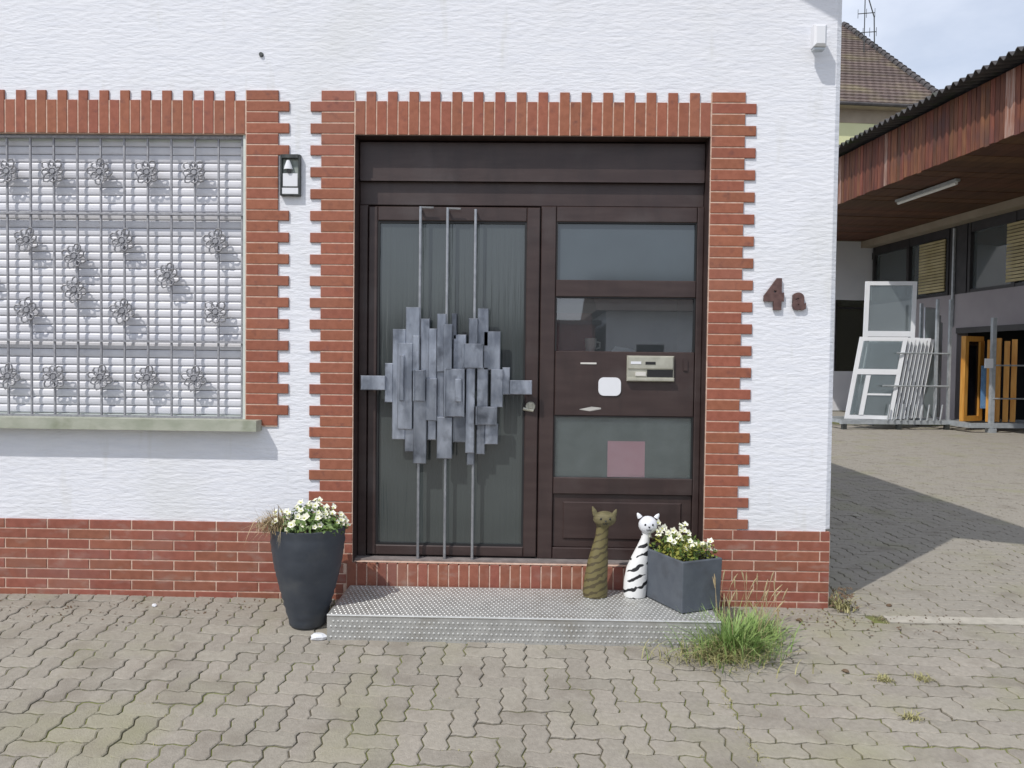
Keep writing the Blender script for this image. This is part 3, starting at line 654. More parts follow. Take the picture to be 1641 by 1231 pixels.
def build_tall_pot():
    p = tag(empty('tall_pot', (-1.163, -.365, ground_z(-.365))), 'tall round dark anthracite flower pot left of the doorstep', 'pot')
    prof = [(.086, 0), (.094, .012), (.118, .10), (.150, .22), (.176, .33), (.190, .43), (.194, .50), (.198, .528), (.186, .530), (.182, .50), (.17, .47)]
    fine = []
    for (r0, z0), (r1, z1) in zip(prof[:6], prof[1:7]):
        k = max(2, int((z1-z0)/.018))
        for i in range(k):
            t = i/k; zz = z0+(z1-z0)*t; fine.append((r0+(r1-r0)*t+.0028*math.sin(zz*2*math.pi/.037), zz))
    mb = MB(); mb.loft([(0, 0, z, r, r) for r, z in fine+prof[6:]], 40, caps=False); mb.loft([(0, 0, 0, .086, .086), (0, 0, .001, .085, .085)], 40)
    auto_smooth(obj('body', mb, 'anthracite', p), 50)
    mb = MB(); mb.loft([(0, 0, .485, .176, .176), (0, 0, .505, .12, .12), (0, 0, .512, .02, .02)], 24); obj('soil', mb, 'soil', p)
    f = tag(empty('flowering_plant', (-1.163, -.365, ground_z(-.365)+.50)), 'white flowering bedding plant filling the tall round pot', 'plant')
    mb = MB()
    for i in range(760):
        a = random.uniform(0, 6.283); rr = .195*math.sqrt(random.random()); h = random.uniform(.0, .13)*(1.05-(rr/.24)**2)
        c = Vector((rr*math.cos(a)+.01, rr*math.sin(a), h+.008)); n = Vector((math.cos(a)*rr*5, math.sin(a)*rr*5, .7))+Vector((random.uniform(-.7, .7), random.uniform(-.9, .4), random.uniform(-.2, .5)))
        leafq(mb, c, n, random.uniform(.022, .042), random.uniform(.010, .020))
    obj('foliage', mb, 'leaf', f)
    mb = MB()
    for i in range(60):
        a = random.uniform(0, 6.283); rr = random.uniform(.0, .13); mb.tube([(rr*math.cos(a), rr*math.sin(a), 0), (rr*1.25*math.cos(a), rr*1.25*math.sin(a), random.uniform(.05, .12))], .0018, 4, caps=False)
    tag(obj('stems', mb, 'leaf', f), kind='stuff')
    for i in range(84):
        a = random.uniform(0, 6.283); rr = .205*math.sqrt(random.random()); h = (.142-.075*(rr/.2)**2)+random.uniform(-.05, .025)
        c = Vector((rr*math.cos(a)+.008, rr*math.sin(a)-.004, h)); n = Vector((math.cos(a)*rr*3.2, math.sin(a)*rr*3.2-.35, .75))+Vector((random.uniform(-.4, .4), random.uniform(-.4, .2), 0))
        link('blossom', random.choice(BL), f, c, n.to_track_quat('Z', 'Y').to_euler())
    mb = MB()
    for i in range(300):
        c = (-.145+random.gauss(0, .035), -.075+random.gauss(0, .05), random.uniform(.01, .07)); blade(mb, c, R(random.uniform(150, 290)), random.uniform(.06, .15), random.uniform(.3, 1.1), .0055, droop=random.uniform(.8, 3.6), seg=6)
    tag(obj('dry_grass', mb, 'dry_grass', None, (-1.163, -.365, ground_z(-.365)+.50)), 'dry straw coloured grass hanging over the left rim of the tall pot', 'grass tuft')
build_tall_pot()

def build_planter():
    z0 = .0905; F = Vector((.808, -.45, 0)); a = Vector((-.43, .903, 0)).normalized(); b = Vector((a.y, -a.x, 0))
    la, lb, h = .352, .245, .272
    c = F+a*la/2+b*lb/2; ang = math.atan2(b.y, b.x)
    p = tag(empty('planter_box', (c.x, c.y, z0), (0, 0, ang)), 'low square dark grey planter box on the right end of the step', 'planter')
    # local: x along b, y along a
    mb = MB(); hx, hy = lb/2, la/2; t = .016; k = 1.045
    for s0, s1, sgn in (((1, 1), (k, k), 1),):
        o0 = [(-hx, -hy), (hx, -hy), (hx, hy), (-hx, hy)]; o1 = [(x*k, y*k) for x, y in o0]; i1 = [(x*k-math.copysign(t, x), y*k-math.copysign(t, y)) for x, y in o0]
        V = [(x, y, 0) for x, y in o0]+[(x, y, h) for x, y in o1]+[(x, y, h) for x, y in i1]+[(x, y, h-.07) for x, y in i1]
        Fc = [(0, 3, 2, 1)]
        for i in range(4):
            j = (i+1) % 4; Fc += [(i, j, 4+j, 4+i), (4+i, 4+j, 8+j, 8+i), (8+i, 8+j, 12+j, 12+i)]
        mb.add(V, Fc)
    o = obj('body', mb, 'planter_grey', p)
    bv = o.modifiers.new('bevel', 'BEVEL'); bv.width = .006; bv.segments = 2; bv.limit_method = 'ANGLE'; bv.angle_limit = R(40)
    mb = MB(); mb.box(-hx+.006, hx-.006, -hy+.006, hy-.006, h-.09, h-.03); obj('soil', mb, 'soil', p)
    f = tag(empty('flowering_plant', (c.x, c.y, z0+h-.03), (0, 0, ang)), 'white flowering plant with yellowish leaves in the square planter box', 'plant')
    for nm, m, cnt, dx in (('foliage', 'leaf', 260, .01), ('yellow_foliage', 'leaf_yellow', 480, -.01)):
        mb = MB()
        for i in range(cnt):
            x = random.uniform(-hx+.01, hx-.01); y = random.uniform(-hy+.01, hy-.01); hh = random.uniform(0, .105)
            leafq(mb, Vector((x+dx, y, hh)), rand_up(.9), random.uniform(.02, .04), random.uniform(.009, .018))
        obj(nm, mb, m, f)
    for i in range(44):
        x = random.uniform(-hx, hx); y = random.uniform(-hy, hy); hh = .095+random.uniform(-.03, .045)+(.03 if y > 0 else -.02)
        n = rand_up(.8)+Vector((random.uniform(-.3, .3), -.4, 0)); link('blossom', random.choice(BL), f, (x, y, hh), n.to_track_quat('Z', 'Y').to_euler())
    mb = MB()
    for i in range(46):
        x = random.uniform(-hx+.02, hx-.02); y = random.uniform(-hy+.02, hy-.02); mb.tube([(x, y, 0), (x+random.uniform(-.01, .01), y, random.uniform(.06, .12))], .0017, 4, caps=False)
    tag(obj('stems', mb, 'leaf', f), kind='stuff')
build_planter()

# ------------------------------------------------------------------ carved cats
def build_cat(loc, label, rings, body_m, head_m, hc, hr, ears, eye_m):
    c = tag(empty('cat_figure', loc), label, 'cat figure')
    mb = MB(); mb.loft(rings, 20); auto_smooth(obj('body', mb, body_m, c), 60)
    mb = MB(); m = 9
    mb.loft([(hc[0], hc[1], hc[2]+hr[2]*math.sin(t), hr[0]*math.cos(t), hr[1]*math.cos(t)) for t in [R(-88+176*i/m) for i in range(m+1)]], 20)
    hd = auto_smooth(obj('head', mb, head_m, c), 80)
    for ex, ez, er, eh, tl in ears:
        mb = MB(); mb.loft([(0, 0, 0, er, er*.7), (0, 0, eh*.55, er*.75, er*.5), (0, 0, eh, er*.2, er*.2)], 10)
        auto_smooth(obj('ear', mb, head_m, c, (hc[0]+ex, hc[1], hc[2]+ez), (0, R(tl), 0)), 70)
    for sx in (-1, 1):
        mb = MB(); mb.loft([(0, 0, -.0035, .003, .003), (0, 0, 0, .0065, .0065), (0, 0, .0035, .003, .003)], 10)
        obj('eye', mb, eye_m, c, (hc[0]+sx*hr[0]*.38, hc[1]-hr[1]*.90, hc[2]+hr[2]*.16), (R(90), 0, 0))
    mb = MB(); mb.add([(-.007, 0, .006), (.007, 0, .006), (0, -.006, -.004), (0, .006, -.004)], [(0, 2, 1), (0, 3, 2), (1, 2, 3), (0, 1, 3)])
    obj('nose', mb, eye_m, c, (hc[0], hc[1]-hr[1]*1.0, hc[2]-hr[2]*.12))
    for sx in (-1, 1):
        mb = MB(); pts = [(hc[0]+sx*(.001+.012*i/3), hc[1]-hr[1]*(.97-.05*i/3), hc[2]-hr[2]*(.34+.18*math.sin(i/3*3.14))) for i in range(4)]; mb.tube(pts, .0016, 5); obj('mouth_line', mb, eye_m, c)
    return c
build_cat((.384, -.155, .0905), 'tall thin olive brown striped wooden cat figure on the step', [(0, 0, 0, .066, .058), (0, 0, .02, .070, .060), (.003, 0, .10, .064, .055), (.012, 0, .19, .057, .048), (.022, 0, .27, .044, .038), (.031, 0, .33, .035, .030), (.036, 0, .38, .034, .030), (.040, 0, .42, .042, .036)],
          'cat_olive_stripes', 'wood_olive', (.046, -.012, .432), (.064, .048, .044), ((-.050, .022, .016, .050, -22), (.048, .018, .015, .040, 24)), 'cat_black')
build_cat((.605, -.145, .0905), 'white wooden cat figure with black stripes beside the planter box', [(0, 0, 0, .060, .052), (0, 0, .02, .064, .055), (.004, 0, .09, .065, .054), (.012, 0, .16, .060, .048), (.027, 0, .22, .048, .042), (.043, 0, .28, .034, .032), (.054, 0, .325, .024, .024), (.060, 0, .36, .026, .026)],
          'cat_white_stripes', 'white_plastic', (.066, -.008, .400), (.053, .046, .050), ((-.044, .040, .015, .030, -32), (.044, .038, .015, .030, 32)), 'cat_black')

# ------------------------------------------------------------------ weeds and small debris
def weeds():
    t = tag(empty('weed_clump', (.99, -.62, ground_z(-.62)-.005)), 'bushy green grass weeds growing at the right end of the doorstep', 'weeds')
    mb = MB()
    for i in range(560):
        a = random.uniform(0, 6.283); rr = abs(random.gauss(0, .14)); c = (rr*math.cos(a)*1.05+.04, rr*math.sin(a)*.75+.02, 0)
        blade(mb, c, a+random.uniform(-.9, .9), random.uniform(.12, .34)*(1-min(.5, rr*1.2)), random.uniform(.2, 1.1), random.uniform(.005, .009), droop=random.uniform(.6, 1.5))
    obj('green_blades', mb, 'weed_green', t); mb = MB()
    for i in range(300):
        c = (.2+random.gauss(0, .07), .22+random.gauss(0, .06), 0); blade(mb, c, random.uniform(0, 6.283), random.uniform(.10, .22), random.uniform(.3, 1.2), .006)
    obj('side_blades', mb, 'weed_green', t)
    mb = MB()
    for i in range(520):
        a = random.uniform(0, 6.283); rr = abs(random.gauss(.06, .13)); c = (rr*math.cos(a)*1.15-.03, rr*math.sin(a)*.6-.05, 0)
        blade(mb, c, random.uniform(0, 6.283), random.uniform(.05, .19), random.uniform(.5, 1.5), .005, droop=1.3)
    obj('olive_blades', mb, 'weed_olive', t); mb = MB()
    for i in range(120):
        c = (.22+random.gauss(0, .1), .28+random.gauss(0, .06), 0); blade(mb, c, random.uniform(0, 6.283), random.uniform(.05, .13), random.uniform(.5, 1.4), .005)
    obj('side_olive_blades', mb, 'weed_olive', t)
    mb = MB()
    for i in range(30):
        x, y = random.uniform(-.05, .34), random.uniform(.02, .32); h = random.uniform(.18, .34); dx = random.uniform(-.04, .08)
        mb.tube([(x, y, 0), (x+dx*.4, y, h*.6), (x+dx, y-.01, h)], [.0016, .0014, .001], 4, caps=False); mb.tube([(x+dx, y-.01, h-.005), (x+dx*1.3, y-.012, h+.03), (x+dx*1.6, y-.014, h+.055)], [.002, .0042, .001], 5)
    obj('seed_stalks', mb, 'dry_grass', t)
    t = tag(empty('corner_weed', (1.80, -.02, 0)), 'small reddish weed growing at the foot of the house corner', 'weeds')
    mb = MB()
    for i in range(110): blade(mb, (random.gauss(0, .03), random.gauss(0, .05), 0), random.uniform(0, 6.28), random.uniform(.04, .15), random.uniform(.3, 1.2), .006)
    obj('blades', mb, 'weed_olive', t)
    mb = MB()
    for i in range(70): leafq(mb, Vector((random.gauss(0, .035), random.gauss(0, .05), random.uniform(.01, .12))), rand_up(1), .03, .014)
    obj('leaves', mb, 'debris_brown', t)
    # growth in the joints
    mb = MB(); spots = []
    for i in range(150):
        y = -1.75+random.random()*1.65; spots.append((.888+random.gauss(0, .012), y, 1))
    for i in range(420):
        x, y = random.uniform(-2.0, 2.1), -1.8+abs(random.gauss(0, .4))
        U = .1; k = random.random()
        if k < .5: x = round(x/U)*U
        else: y = round(y/U)*U
        spots.append((x, y, .6))
    for i in range(240): spots.append((random.uniform(1.1, 2.0), random.gauss(-.12, .07), .8))
    for i in range(60): spots.append((random.uniform(-3.1, -1.2), -.035+random.gauss(0, .012), .6))
    for x, y, s in spots:
        for k in range(3): blade(mb, (x+random.gauss(0, .008), y+random.gauss(0, .006), ground_z(y)-.008), random.uniform(0, 6.28), random.uniform(.010, .026)*s, random.uniform(.3, 1.5), .004, seg=2)
    tag(obj('joint_moss', mb, 'weed_olive'), 'short moss and seedlings growing in the paving joints', 'moss', kind='stuff')
    lab = [((1.66, -.86), 'green weed tuft in the paving, right edge, upper left one'), ((1.86, -.84), 'green weed tuft in the paving at the right edge of view'), ((1.63, -1.19), 'green weed tuft in the paving near the lower right corner')]
    for (x, y), l in lab:
        t = tag(empty('weed_tuft', (x, y, ground_z(y)-.004)), l, 'weeds', 'weed tufts in the paving'); mb = MB()
        for k in range(70): blade(mb, (random.gauss(0, .022), random.gauss(0, .016), 0), random.uniform(0, 6.28), random.uniform(.02, .05), random.uniform(.4, 1.5), .005, seg=3)
        obj('blades', mb, 'weed_olive', t)
weeds()
def chip(name, loc, s, m, label, cat, seed):
    rnd = random.Random(seed); mb = MB(); V = []
    for k, z in ((1, 0), (1.0, .5), (.6, 1)):
        for i in range(7): a = i*2*math.pi/7; q = rnd.uniform(.75, 1.1)*k; V.append((s[0]*q*math.cos(a), s[1]*q*math.sin(a), s[2]*z))
    mb.add(V, [tuple(range(6, -1, -1)), tuple(range(14, 21))]+[(r*7+i, r*7+(i+1) % 7, r*7+7+(i+1) % 7, r*7+7+i) for r in (0, 1) for i in range(7)])
    return tag(obj(name, mb, m, None, loc), label, cat)
chip('white_stone', (-1.055, -.545, ground_z(-.545)), (.045, .024, .030), 'white_plastic', 'white stone lying between the tall pot and the step', 'stone', 3)
chip('pebble', (-2.09, -.16, ground_z(-.16)), (.015, .012, .012), 'white_plastic', 'tiny white pebble on the paving below the window', 'pebble', 4)
chip('pebble', (2.10, .05, 0), (.016, .014, .012), 'debris_brown', 'small dark clod on the yard paving right of the house corner', 'pebble', 5)
chip('pebble', (3.02, 2.75, 0), (.035, .03, .02), 'edging_concrete', 'pale pebble inside the house shadow on the yard', 'pebble', 6)
chip('pebble', (1.50, -.20, ground_z(-.2)), (.02, .015, .014), 'debris_brown', 'small brown clod in front of the plinth near the house corner', 'pebble', 8)
chip('pebble', (1.52, -.78, ground_z(-.78)), (.018, .02, .008), 'debris_brown', 'small flat brown leaf bit right of the weeds', 'pebble', 9)
mb = MB()
for i in range(420):
    x, y = (random.uniform(1.05, 2.4), random.gauss(-.2, .13)) if i < 240 else (random.uniform(-3.2, -1.5), random.gauss(-.2, .12))
    if y > -.03 and x < 1.76: continue
    c = Vector((x, y, ground_z(y)+.004)); leafq(mb, c, Vector((random.gauss(0, .4), random.gauss(0, .4), 1)), random.uniform(.008, .028), random.uniform(.005, .014))
tag(obj('leaf_litter', mb, 'debris_brown'), 'brown crumbs and leaf litter along the foot of the house', 'litter', kind='stuff')

# ------------------------------------------------------------------ yard behind: local frame s (away), l (right)
YE, YM, YC = Vector((-.1099, .9939, 0)), Vector((.9939, .1099, 0)), Vector((0, -4.5, 0))
def Y(s, l, z=0): p = YC+YE*s+YM*l; return (p.x, p.y, z)
YROT = math.atan2(YM.y, YM.x)
def ybox(mb, s0, s1, l0, l1, z0, z1): 
    P = [Y(s0, l0, z0), Y(s0, l1, z0), Y(s1, l1, z0), Y(s1, l0, z0), Y(s0, l0, z1), Y(s0, l1, z1), Y(s1, l1, z1), Y(s1, l0, z1)]
    mb.add(P, [(0, 3, 2, 1), (4, 5, 6, 7), (0, 1, 5, 4), (1, 2, 6, 5), (2, 3, 7, 6), (3, 0, 4, 7)]); return mb
def yb(name, b, m, parent=None): return obj(name, ybox(MB(), *b), m, parent)

def build_workshop():
    ws = tag(empty('workshop'), 'low workshop with brown boarded canopy and dark window band behind the yard', 'workshop')
    FL, SZ = 13.0, 5.14
    # facade: lower wall, opening, band, windows
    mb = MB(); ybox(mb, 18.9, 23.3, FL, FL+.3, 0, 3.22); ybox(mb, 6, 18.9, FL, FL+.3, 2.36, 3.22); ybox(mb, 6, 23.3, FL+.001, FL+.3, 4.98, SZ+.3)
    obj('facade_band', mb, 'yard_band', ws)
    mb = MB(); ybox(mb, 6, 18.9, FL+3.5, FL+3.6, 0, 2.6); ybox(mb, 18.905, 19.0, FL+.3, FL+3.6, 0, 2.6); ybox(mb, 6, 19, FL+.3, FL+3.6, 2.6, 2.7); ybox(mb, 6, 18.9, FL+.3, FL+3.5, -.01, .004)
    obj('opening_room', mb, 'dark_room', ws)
    yb('opening_lintel', (6, 18.9, FL-.03, FL-.001, 2.22, 2.36), 'dark_frame', ws)
    # back wing
    mb = MB(); ybox(mb, 23.0, 23.3, 6, 11.9, 0, SZ); ybox(mb, 23.0, 23.3, 13.15, 13.0+.6, 0, SZ); ybox(mb, 23.0, 23.3, 11.9, 13.15, 3.37, SZ); ybox(mb, 23.0, 23.3, 11.9, 13.15, 0, 1.2)
    obj('back_wall', mb, 'yard_white', ws)
    wv = yb('back_window', (23.12, 23.15, 11.9, 13.15, 1.2, 3.37), 'glass_dark', ws)
    mb = MB()
    for l in (11.92, 12.86, 13.08): ybox(mb, 23.05, 23.11, l, l+.06, 1.2, 3.36)
    ybox(mb, 23.05, 23.11, 11.98, 13.08, 3.1, 3.16); obj('back_window_frame', mb, 'dark_frame', ws)
    # windows: dark frames, glass, blinds
    def win(s0, s1, blind):
        w_ = empty('window', parent=ws); mb = MB()
        for a, b in ((s0, s0+.09), (s1-.09, s1), ((s0+s1)/2-.06, (s0+s1)/2+.06)): ybox(mb, a, b, FL-.01, FL+.12, 3.22, 4.98)
        for a, b in ((3.22, 3.3), (4.72, 4.98)): ybox(mb, s0+.09, s1-.09, FL, FL+.12, a, b)
        obj('frame', mb, 'dark_frame', w_)
        yb('pane', (s0+.09, s1-.09, FL+.08, FL+.09, 3.3, 4.72), 'glass_dark' if not blind else 'glass_far', w_)
        for q0, q1 in blind:
            for k in range(17): z = 3.34+k*.08; yb('blind_slat', (q0, q1, FL-.05, FL-.02, z, z+.062), 'blind_slat', w_)
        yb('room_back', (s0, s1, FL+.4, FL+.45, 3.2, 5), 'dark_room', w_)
    win(19.3, 22.9, [(19.4, 20.5)]); win(15.4, 18.55, [(15.6, 17.15)]); win(11.6, 14.8, [])
    for a, b in ((18.6, 19.25), (14.85, 15.35), (6, 11.55)): yb('pillar', (a, b, FL-.005, FL+.2, 3.22, 4.98), 'dark_frame', ws)
    yb('wall_ledge', (6, 22.99, FL-.35, FL-.012, 4.95, SZ-.002), 'eave_board_and_shade', ws)
    mb = MB(); ybox(mb, 19.02, 19.08, FL-.06, FL-.01, 2.4, 4.9); obj('conduit', mb, 'steel_galv', ws)
    # canopy
    cp = empty('canopy', parent=ws); L0 = 9.1
    n = 44; ln = (23-6.0)/n
    for i in range(n):
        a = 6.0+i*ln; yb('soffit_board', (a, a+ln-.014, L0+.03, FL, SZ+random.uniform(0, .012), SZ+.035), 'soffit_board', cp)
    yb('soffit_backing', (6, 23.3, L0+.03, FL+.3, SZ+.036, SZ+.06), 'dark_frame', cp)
    n = 128; ln = (23.2-8.2)/n; bm = {}
    for i in range(n):
        a = 8.2+i*ln; m = 'fascia_worn' if random.random() < .11 else 'fascia_board'; zt = random.uniform(-.012, .012)
        yb('fascia_board', (a+.006, a+ln-.006, L0-.001-random.uniform(0, .008), L0+.024, SZ-.035+zt, SZ+1.04), m, cp)
    yb('fascia_backing', (8.2, 23.2, L0+.026, L0+.03, SZ+.061, SZ+1.04), 'dark_frame', cp)
    mb = MB(); st = .032; s = 7.0; z0 = SZ+1.045; P = []; k = 0
    while s < 23.6:
        h = .045*math.sin(s*2*math.pi/.19); P.append((s, h)); s += st
    for i in range(len(P)-1):
        (a, ha), (b, hb) = P[i], P[i+1]
        mb.quad(Y(a, L0-.38, z0+.06+ha), Y(b, L0-.38, z0+.06+hb), Y(b, FL+6, z0+1.35+hb), Y(a, FL+6, z0+1.35+ha))
        mb.quad(Y(a, L0-.38, z0+.045+ha), Y(b, L0-.38, z0+.045+hb), Y(b, L0-.38, z0+.06+hb), Y(a, L0-.38, z0+.06+ha))
        mb.quad(Y(a, L0-.38, z0+.045+ha), Y(b, L0-.38, z0+.045+hb), Y(b, FL+6, z0+1.335+hb), Y(a, FL+6, z0+1.335+ha))
    obj('corrugated_roof', mb, 'corrugated', ws)
    t = tag(empty('tube_lamp', Y(15.9, 10.15, SZ-.11)), 'long white tube lamp under the brown canopy', 'lamp')
    mb = MB(); d = YE; mb.obox((0, 0, .055), YE, YM, Vector((0, 0, 1)), 1.05, .05, .025); obj('housing', mb, 'steel_galv', t)
    mb = MB(); mb.tube([YE*-1.0, YE*1.0], .035, 10); auto_smooth(obj('tube', mb, 'tube_white', t))
    t = tag(empty('wall_floodlight', Y(22.9, 13.12, 4.7)), 'small dark floodlight on the white back wall of the yard', 'lamp')
    mb = MB(); mb.obox((0, 0, 0), YM, YE, Vector((0, 0, 1)), .13, .05, .10); mb.obox(YM*.2+Vector((0, 0, -.02)), YM, YE, Vector((0, 0, 1)), .05, .05, .12); obj('housing', mb, 'dark_metal', t)
    mb = MB(); mb.obox(YE*.07, YM, YE, Vector((0, 0, 1)), .03, .03, .03); obj('bracket', mb, 'dark_metal', t)
build_workshop()

# racks of windows
def frame_geo(mb, O, U, V, Nn, wd, ht, t=.075, d=.07, mid=None):
    def bar(u0, u1, v0, v1): mb.obox(O+U*(u0+u1)/2+V*(v0+v1)/2, U, V, Nn, abs(u1-u0)/2, abs(v1-v0)/2, d/2)
    bar(0, t, 0, ht); bar(wd-t, wd, 0, ht); bar(t, wd-t, 0, t); bar(t, wd-t, ht-t, ht)
    if mid: bar(t, wd-t, mid-t*.7, mid+t*.7)
def build_racks():
    Zv = Vector((0, 0, 1))
    s0 = 16.6
    rk = tag(empty('window_rack', Y(s0, 10.2, 0)), 'grey steel transport rack under the white windows in the yard', 'rack')
    org = Vector(Y(s0, 10.2, 0))
    def loc(s, l, z): return Vector(Y(s, l, z))-org
    mb = MB()
    for s in (s0-.35, s0+.75): mb.obox(loc(s, 9.95, .16), YM, YE, Zv, 1.37, .04, .045)
    for l in (8.62, 9.4, 10.2, 11.0): mb.obox(loc(s0+.2, l, .17), YE, YM, Zv, .55, .03, .035)
    obj('base', mb, 'steel_galv', rk)
    for l in (8.66, 9.9, 11.0):
        for s in (s0-.35, s0+.75): mb = MB(); mb.obox(loc(s, l, .06), YM, YE, Zv, .045, .045, .06); obj('foot', mb, 'dark_metal', rk)
    for l in (10.72, 11.02):
        mb = MB(); mb.obox(loc(s0-.35, l, 1.5), YM, YE, Zv, .025, .03, 1.34); obj('upright', mb, 'steel_galv', rk)
    mb = MB(); mb.obox(loc(s0+.75, 11.05, 1.5), YM, YE, Zv, .03, .03, 1.34); obj('upright', mb, 'steel_galv', rk)
    for z, l0, l1 in ((1.66, 9.8, 11.0), (.95, 9.5, 11.0)): mb = MB(); mb.tube([loc(s0-.38, l0, z), loc(s0-.38, l1, z)], .018, 6); obj('stay_rod', mb, 'steel_galv', rk)
    mb = MB()
    for k in range(9): mb.tube([loc(s0-.42, 9.60+k*.15, .2), loc(s0-.42, 9.65+k*.15, .55)], .018, 5)
    obj('spacer_pins', mb, 'steel_galv', rk)
    # leaning white windows, stacked to the right
    U = (YM*.97+YE*-.24).normalized(); V = (Zv*.985+YM*.17).normalized(); Nn = U.cross(V).normalized()
    names = ['front white window of the leaning stack, with a crossbar', 'second white window frame in the leaning stack', 'third white window frame in the leaning stack', 'fourth white window frame in the leaning stack', 'fifth white window frame in the leaning stack', 'sixth white window frame in the leaning stack', 'seventh white window frame in the leaning stack', 'hindmost white window frame in the leaning stack by the glass sheets']
    for k in range(8):
        O = Vector(Y(s0-.1+k*.075, 8.80+k*.16, .215)); wn = tag(empty('white_window', O), names[k], 'window', 'white windows leaning on the rack')
        z = Vector((0, 0, 0)); mb = MB(); wd = .98-.02*k; ht = 1.82-.02*(k % 3); frame_geo(mb, z, U, V, Nn, wd, ht, .085 if k == 0 else .06, .05, 1.05 if k == 0 else None)
        obj('frame', mb, 'white_upvc', wn)
        mb = MB(); mb.obox(U*wd/2+V*ht/2, U, V, Nn, wd/2-.09, ht/2-.09, .008); obj('pane', mb, 'glass_far' if k < 7 else 'glass_sheet', wn)
        if k == 0:
            mb = MB(); mb.obox(U*.32+V*.53, U, V, Nn, .045, .44, .038); mb.obox(U*.60+V*.55, U, V, Nn, .26, .02, .03); obj('glazing_bar', mb, 'white_upvc', wn)
    O = Vector(Y(s0+.75, 9.62, .215)); wn = tag(empty('tall_white_window', O), 'tall white framed window standing above the leaning stack', 'window')
    U2 = (YM*.98+YE*-.2).normalized(); N2 = U2.cross(Zv).normalized(); V2 = (Zv+YM*.02).normalized()
    mb = MB(); frame_geo(mb, Vector((0, 0, 0)), U2, V2, N2, 1.12, 3.1, .09, .07, 1.9); obj('frame', mb, 'white_upvc', wn)
    mb = MB(); mb.obox(U2*.56+V2*1.55, U2, V2, N2, .47, 1.46, .008); obj('pane', mb, 'glass_far', wn)
    for k, l in enumerate((11.05, 11.14, 11.23)):
        A = (YE*.45+YM*.9).normalized(); Nn = A.cross(Zv).normalized(); hh = 2.5-.16*k
        g = tag(empty('glass_sheet', Y(s0+.20+.07*k, l-.27, .21)), ['left upright glazing unit beside the white window stack', 'middle upright glazing unit beside the white window stack', 'right upright glazing unit beside the steel rack post'][k], 'glass sheet', 'glass sheets on the rack')
        mb = MB(); frame_geo(mb, Vector((0, 0, 0)), A, Zv, Nn, .56, hh, .03, .03); obj('edge_frame', mb, 'zinc', g)
        mb = MB(); mb.obox(A*.28+Zv*hh/2, A, Zv, Nn, .25, hh/2-.03, .008); obj('pane', mb, 'glass_sheet', g)
    # rack with stained wood frames
    s1 = 15.6; org = Vector(Y(s1, 12, 0))
    rk = tag(empty('timber_rack', org), 'grey steel rack holding orange stained window frames at the right edge', 'rack')
    def loc(s, l, z): return Vector(Y(s, l, z))-org
    mb = MB()
    for s in (s1, s1+1.0): mb.obox(loc(s, 12.25, .15), YM, YE, Zv, 1.2, .05, .05)
    for l in (11.1, 13.4): mb.obox(loc(s1+.5, l, .15), YE, YM, Zv, .5, .05, .05)
    obj('base', mb, 'steel_galv', rk)
    for l, s in ((11.55, s1), (12.9, s1), (13.4, s1+1.0)):
        mb = MB(); mb.obox(loc(s, l, 1.22), YM, YE, Zv, .042, .04, 1.2); obj('upright', mb, 'steel_galv', rk)
        mb = MB(); mb.obox(loc(s, l, .045), YM, YE, Zv, .08, .07, .045); obj('foot', mb, 'steel_galv', rk)
    for z in (1.42, .72): mb = MB(); mb.tube([loc(s1-.04, 11.55, z), loc(s1-.04, 13.4, z)], .016, 6); obj('stay_rod', mb, 'steel_galv', rk)
    lbs = ['orange stained window frame left of the steel rack post', 'orange stained window frame just right of the rack post', 'orange stained window frame second right of the rack post', 'orange stained window frame third right of the rack post', 'orange stained window frame half hidden behind the rack post', 'orange stained window frame at the right picture edge']
    for k, (s, l, wd, ht) in enumerate(((s1+.45, 11.20, .62, 1.84), (s1+.30, 11.70, .5, 1.76), (s1+.28, 11.88, .5, 1.80), (s1+.26, 12.06, .5, 1.74), (s1+.80, 11.55, .5, 1.76), (s1+.30, 12.26, .5, 1.78))):
        U = ((YM*.93+YE*.36) if k in (0, 4) else (YM*.62+YE*.78)).normalized(); Nn = U.cross(Zv).normalized(); O = Vector(Y(s, l, .205)); wn = tag(empty('wooden_window', O), lbs[k], 'window', 'stained window frames on the rack')
        mb = MB(); frame_geo(mb, Vector((0, 0, 0)), U, Zv, Nn, wd, ht, .11, .10); obj('frame', mb, 'orange_wood', wn)
        mb = MB(); mb.obox(U*wd/2+Zv*ht/2, U, Zv, Nn, wd/2-.115, ht/2-.115, .006); obj('pane', mb, 'glass_dark', wn)
    mb = MB(); mb.obox((0, 0, 0), YM, Zv, YE, .075, .46, .02); f = obj('film_roll', mb, 'blue_film', None, Y(s1+.38, 11.66, .95)); tag(f, 'narrow dark blue sheet hanging left of the rack post', 'sheet')
    mb = MB(); mb.obox((0, 0, 0), YM, Zv, YE, .09, .1, .012); tag(obj('paper_tag', mb, 'white_upvc', None, Y(s1-.06, 11.42, 1.46)), 'pale blue white paper tag on the rack post', 'tag')
build_racks()

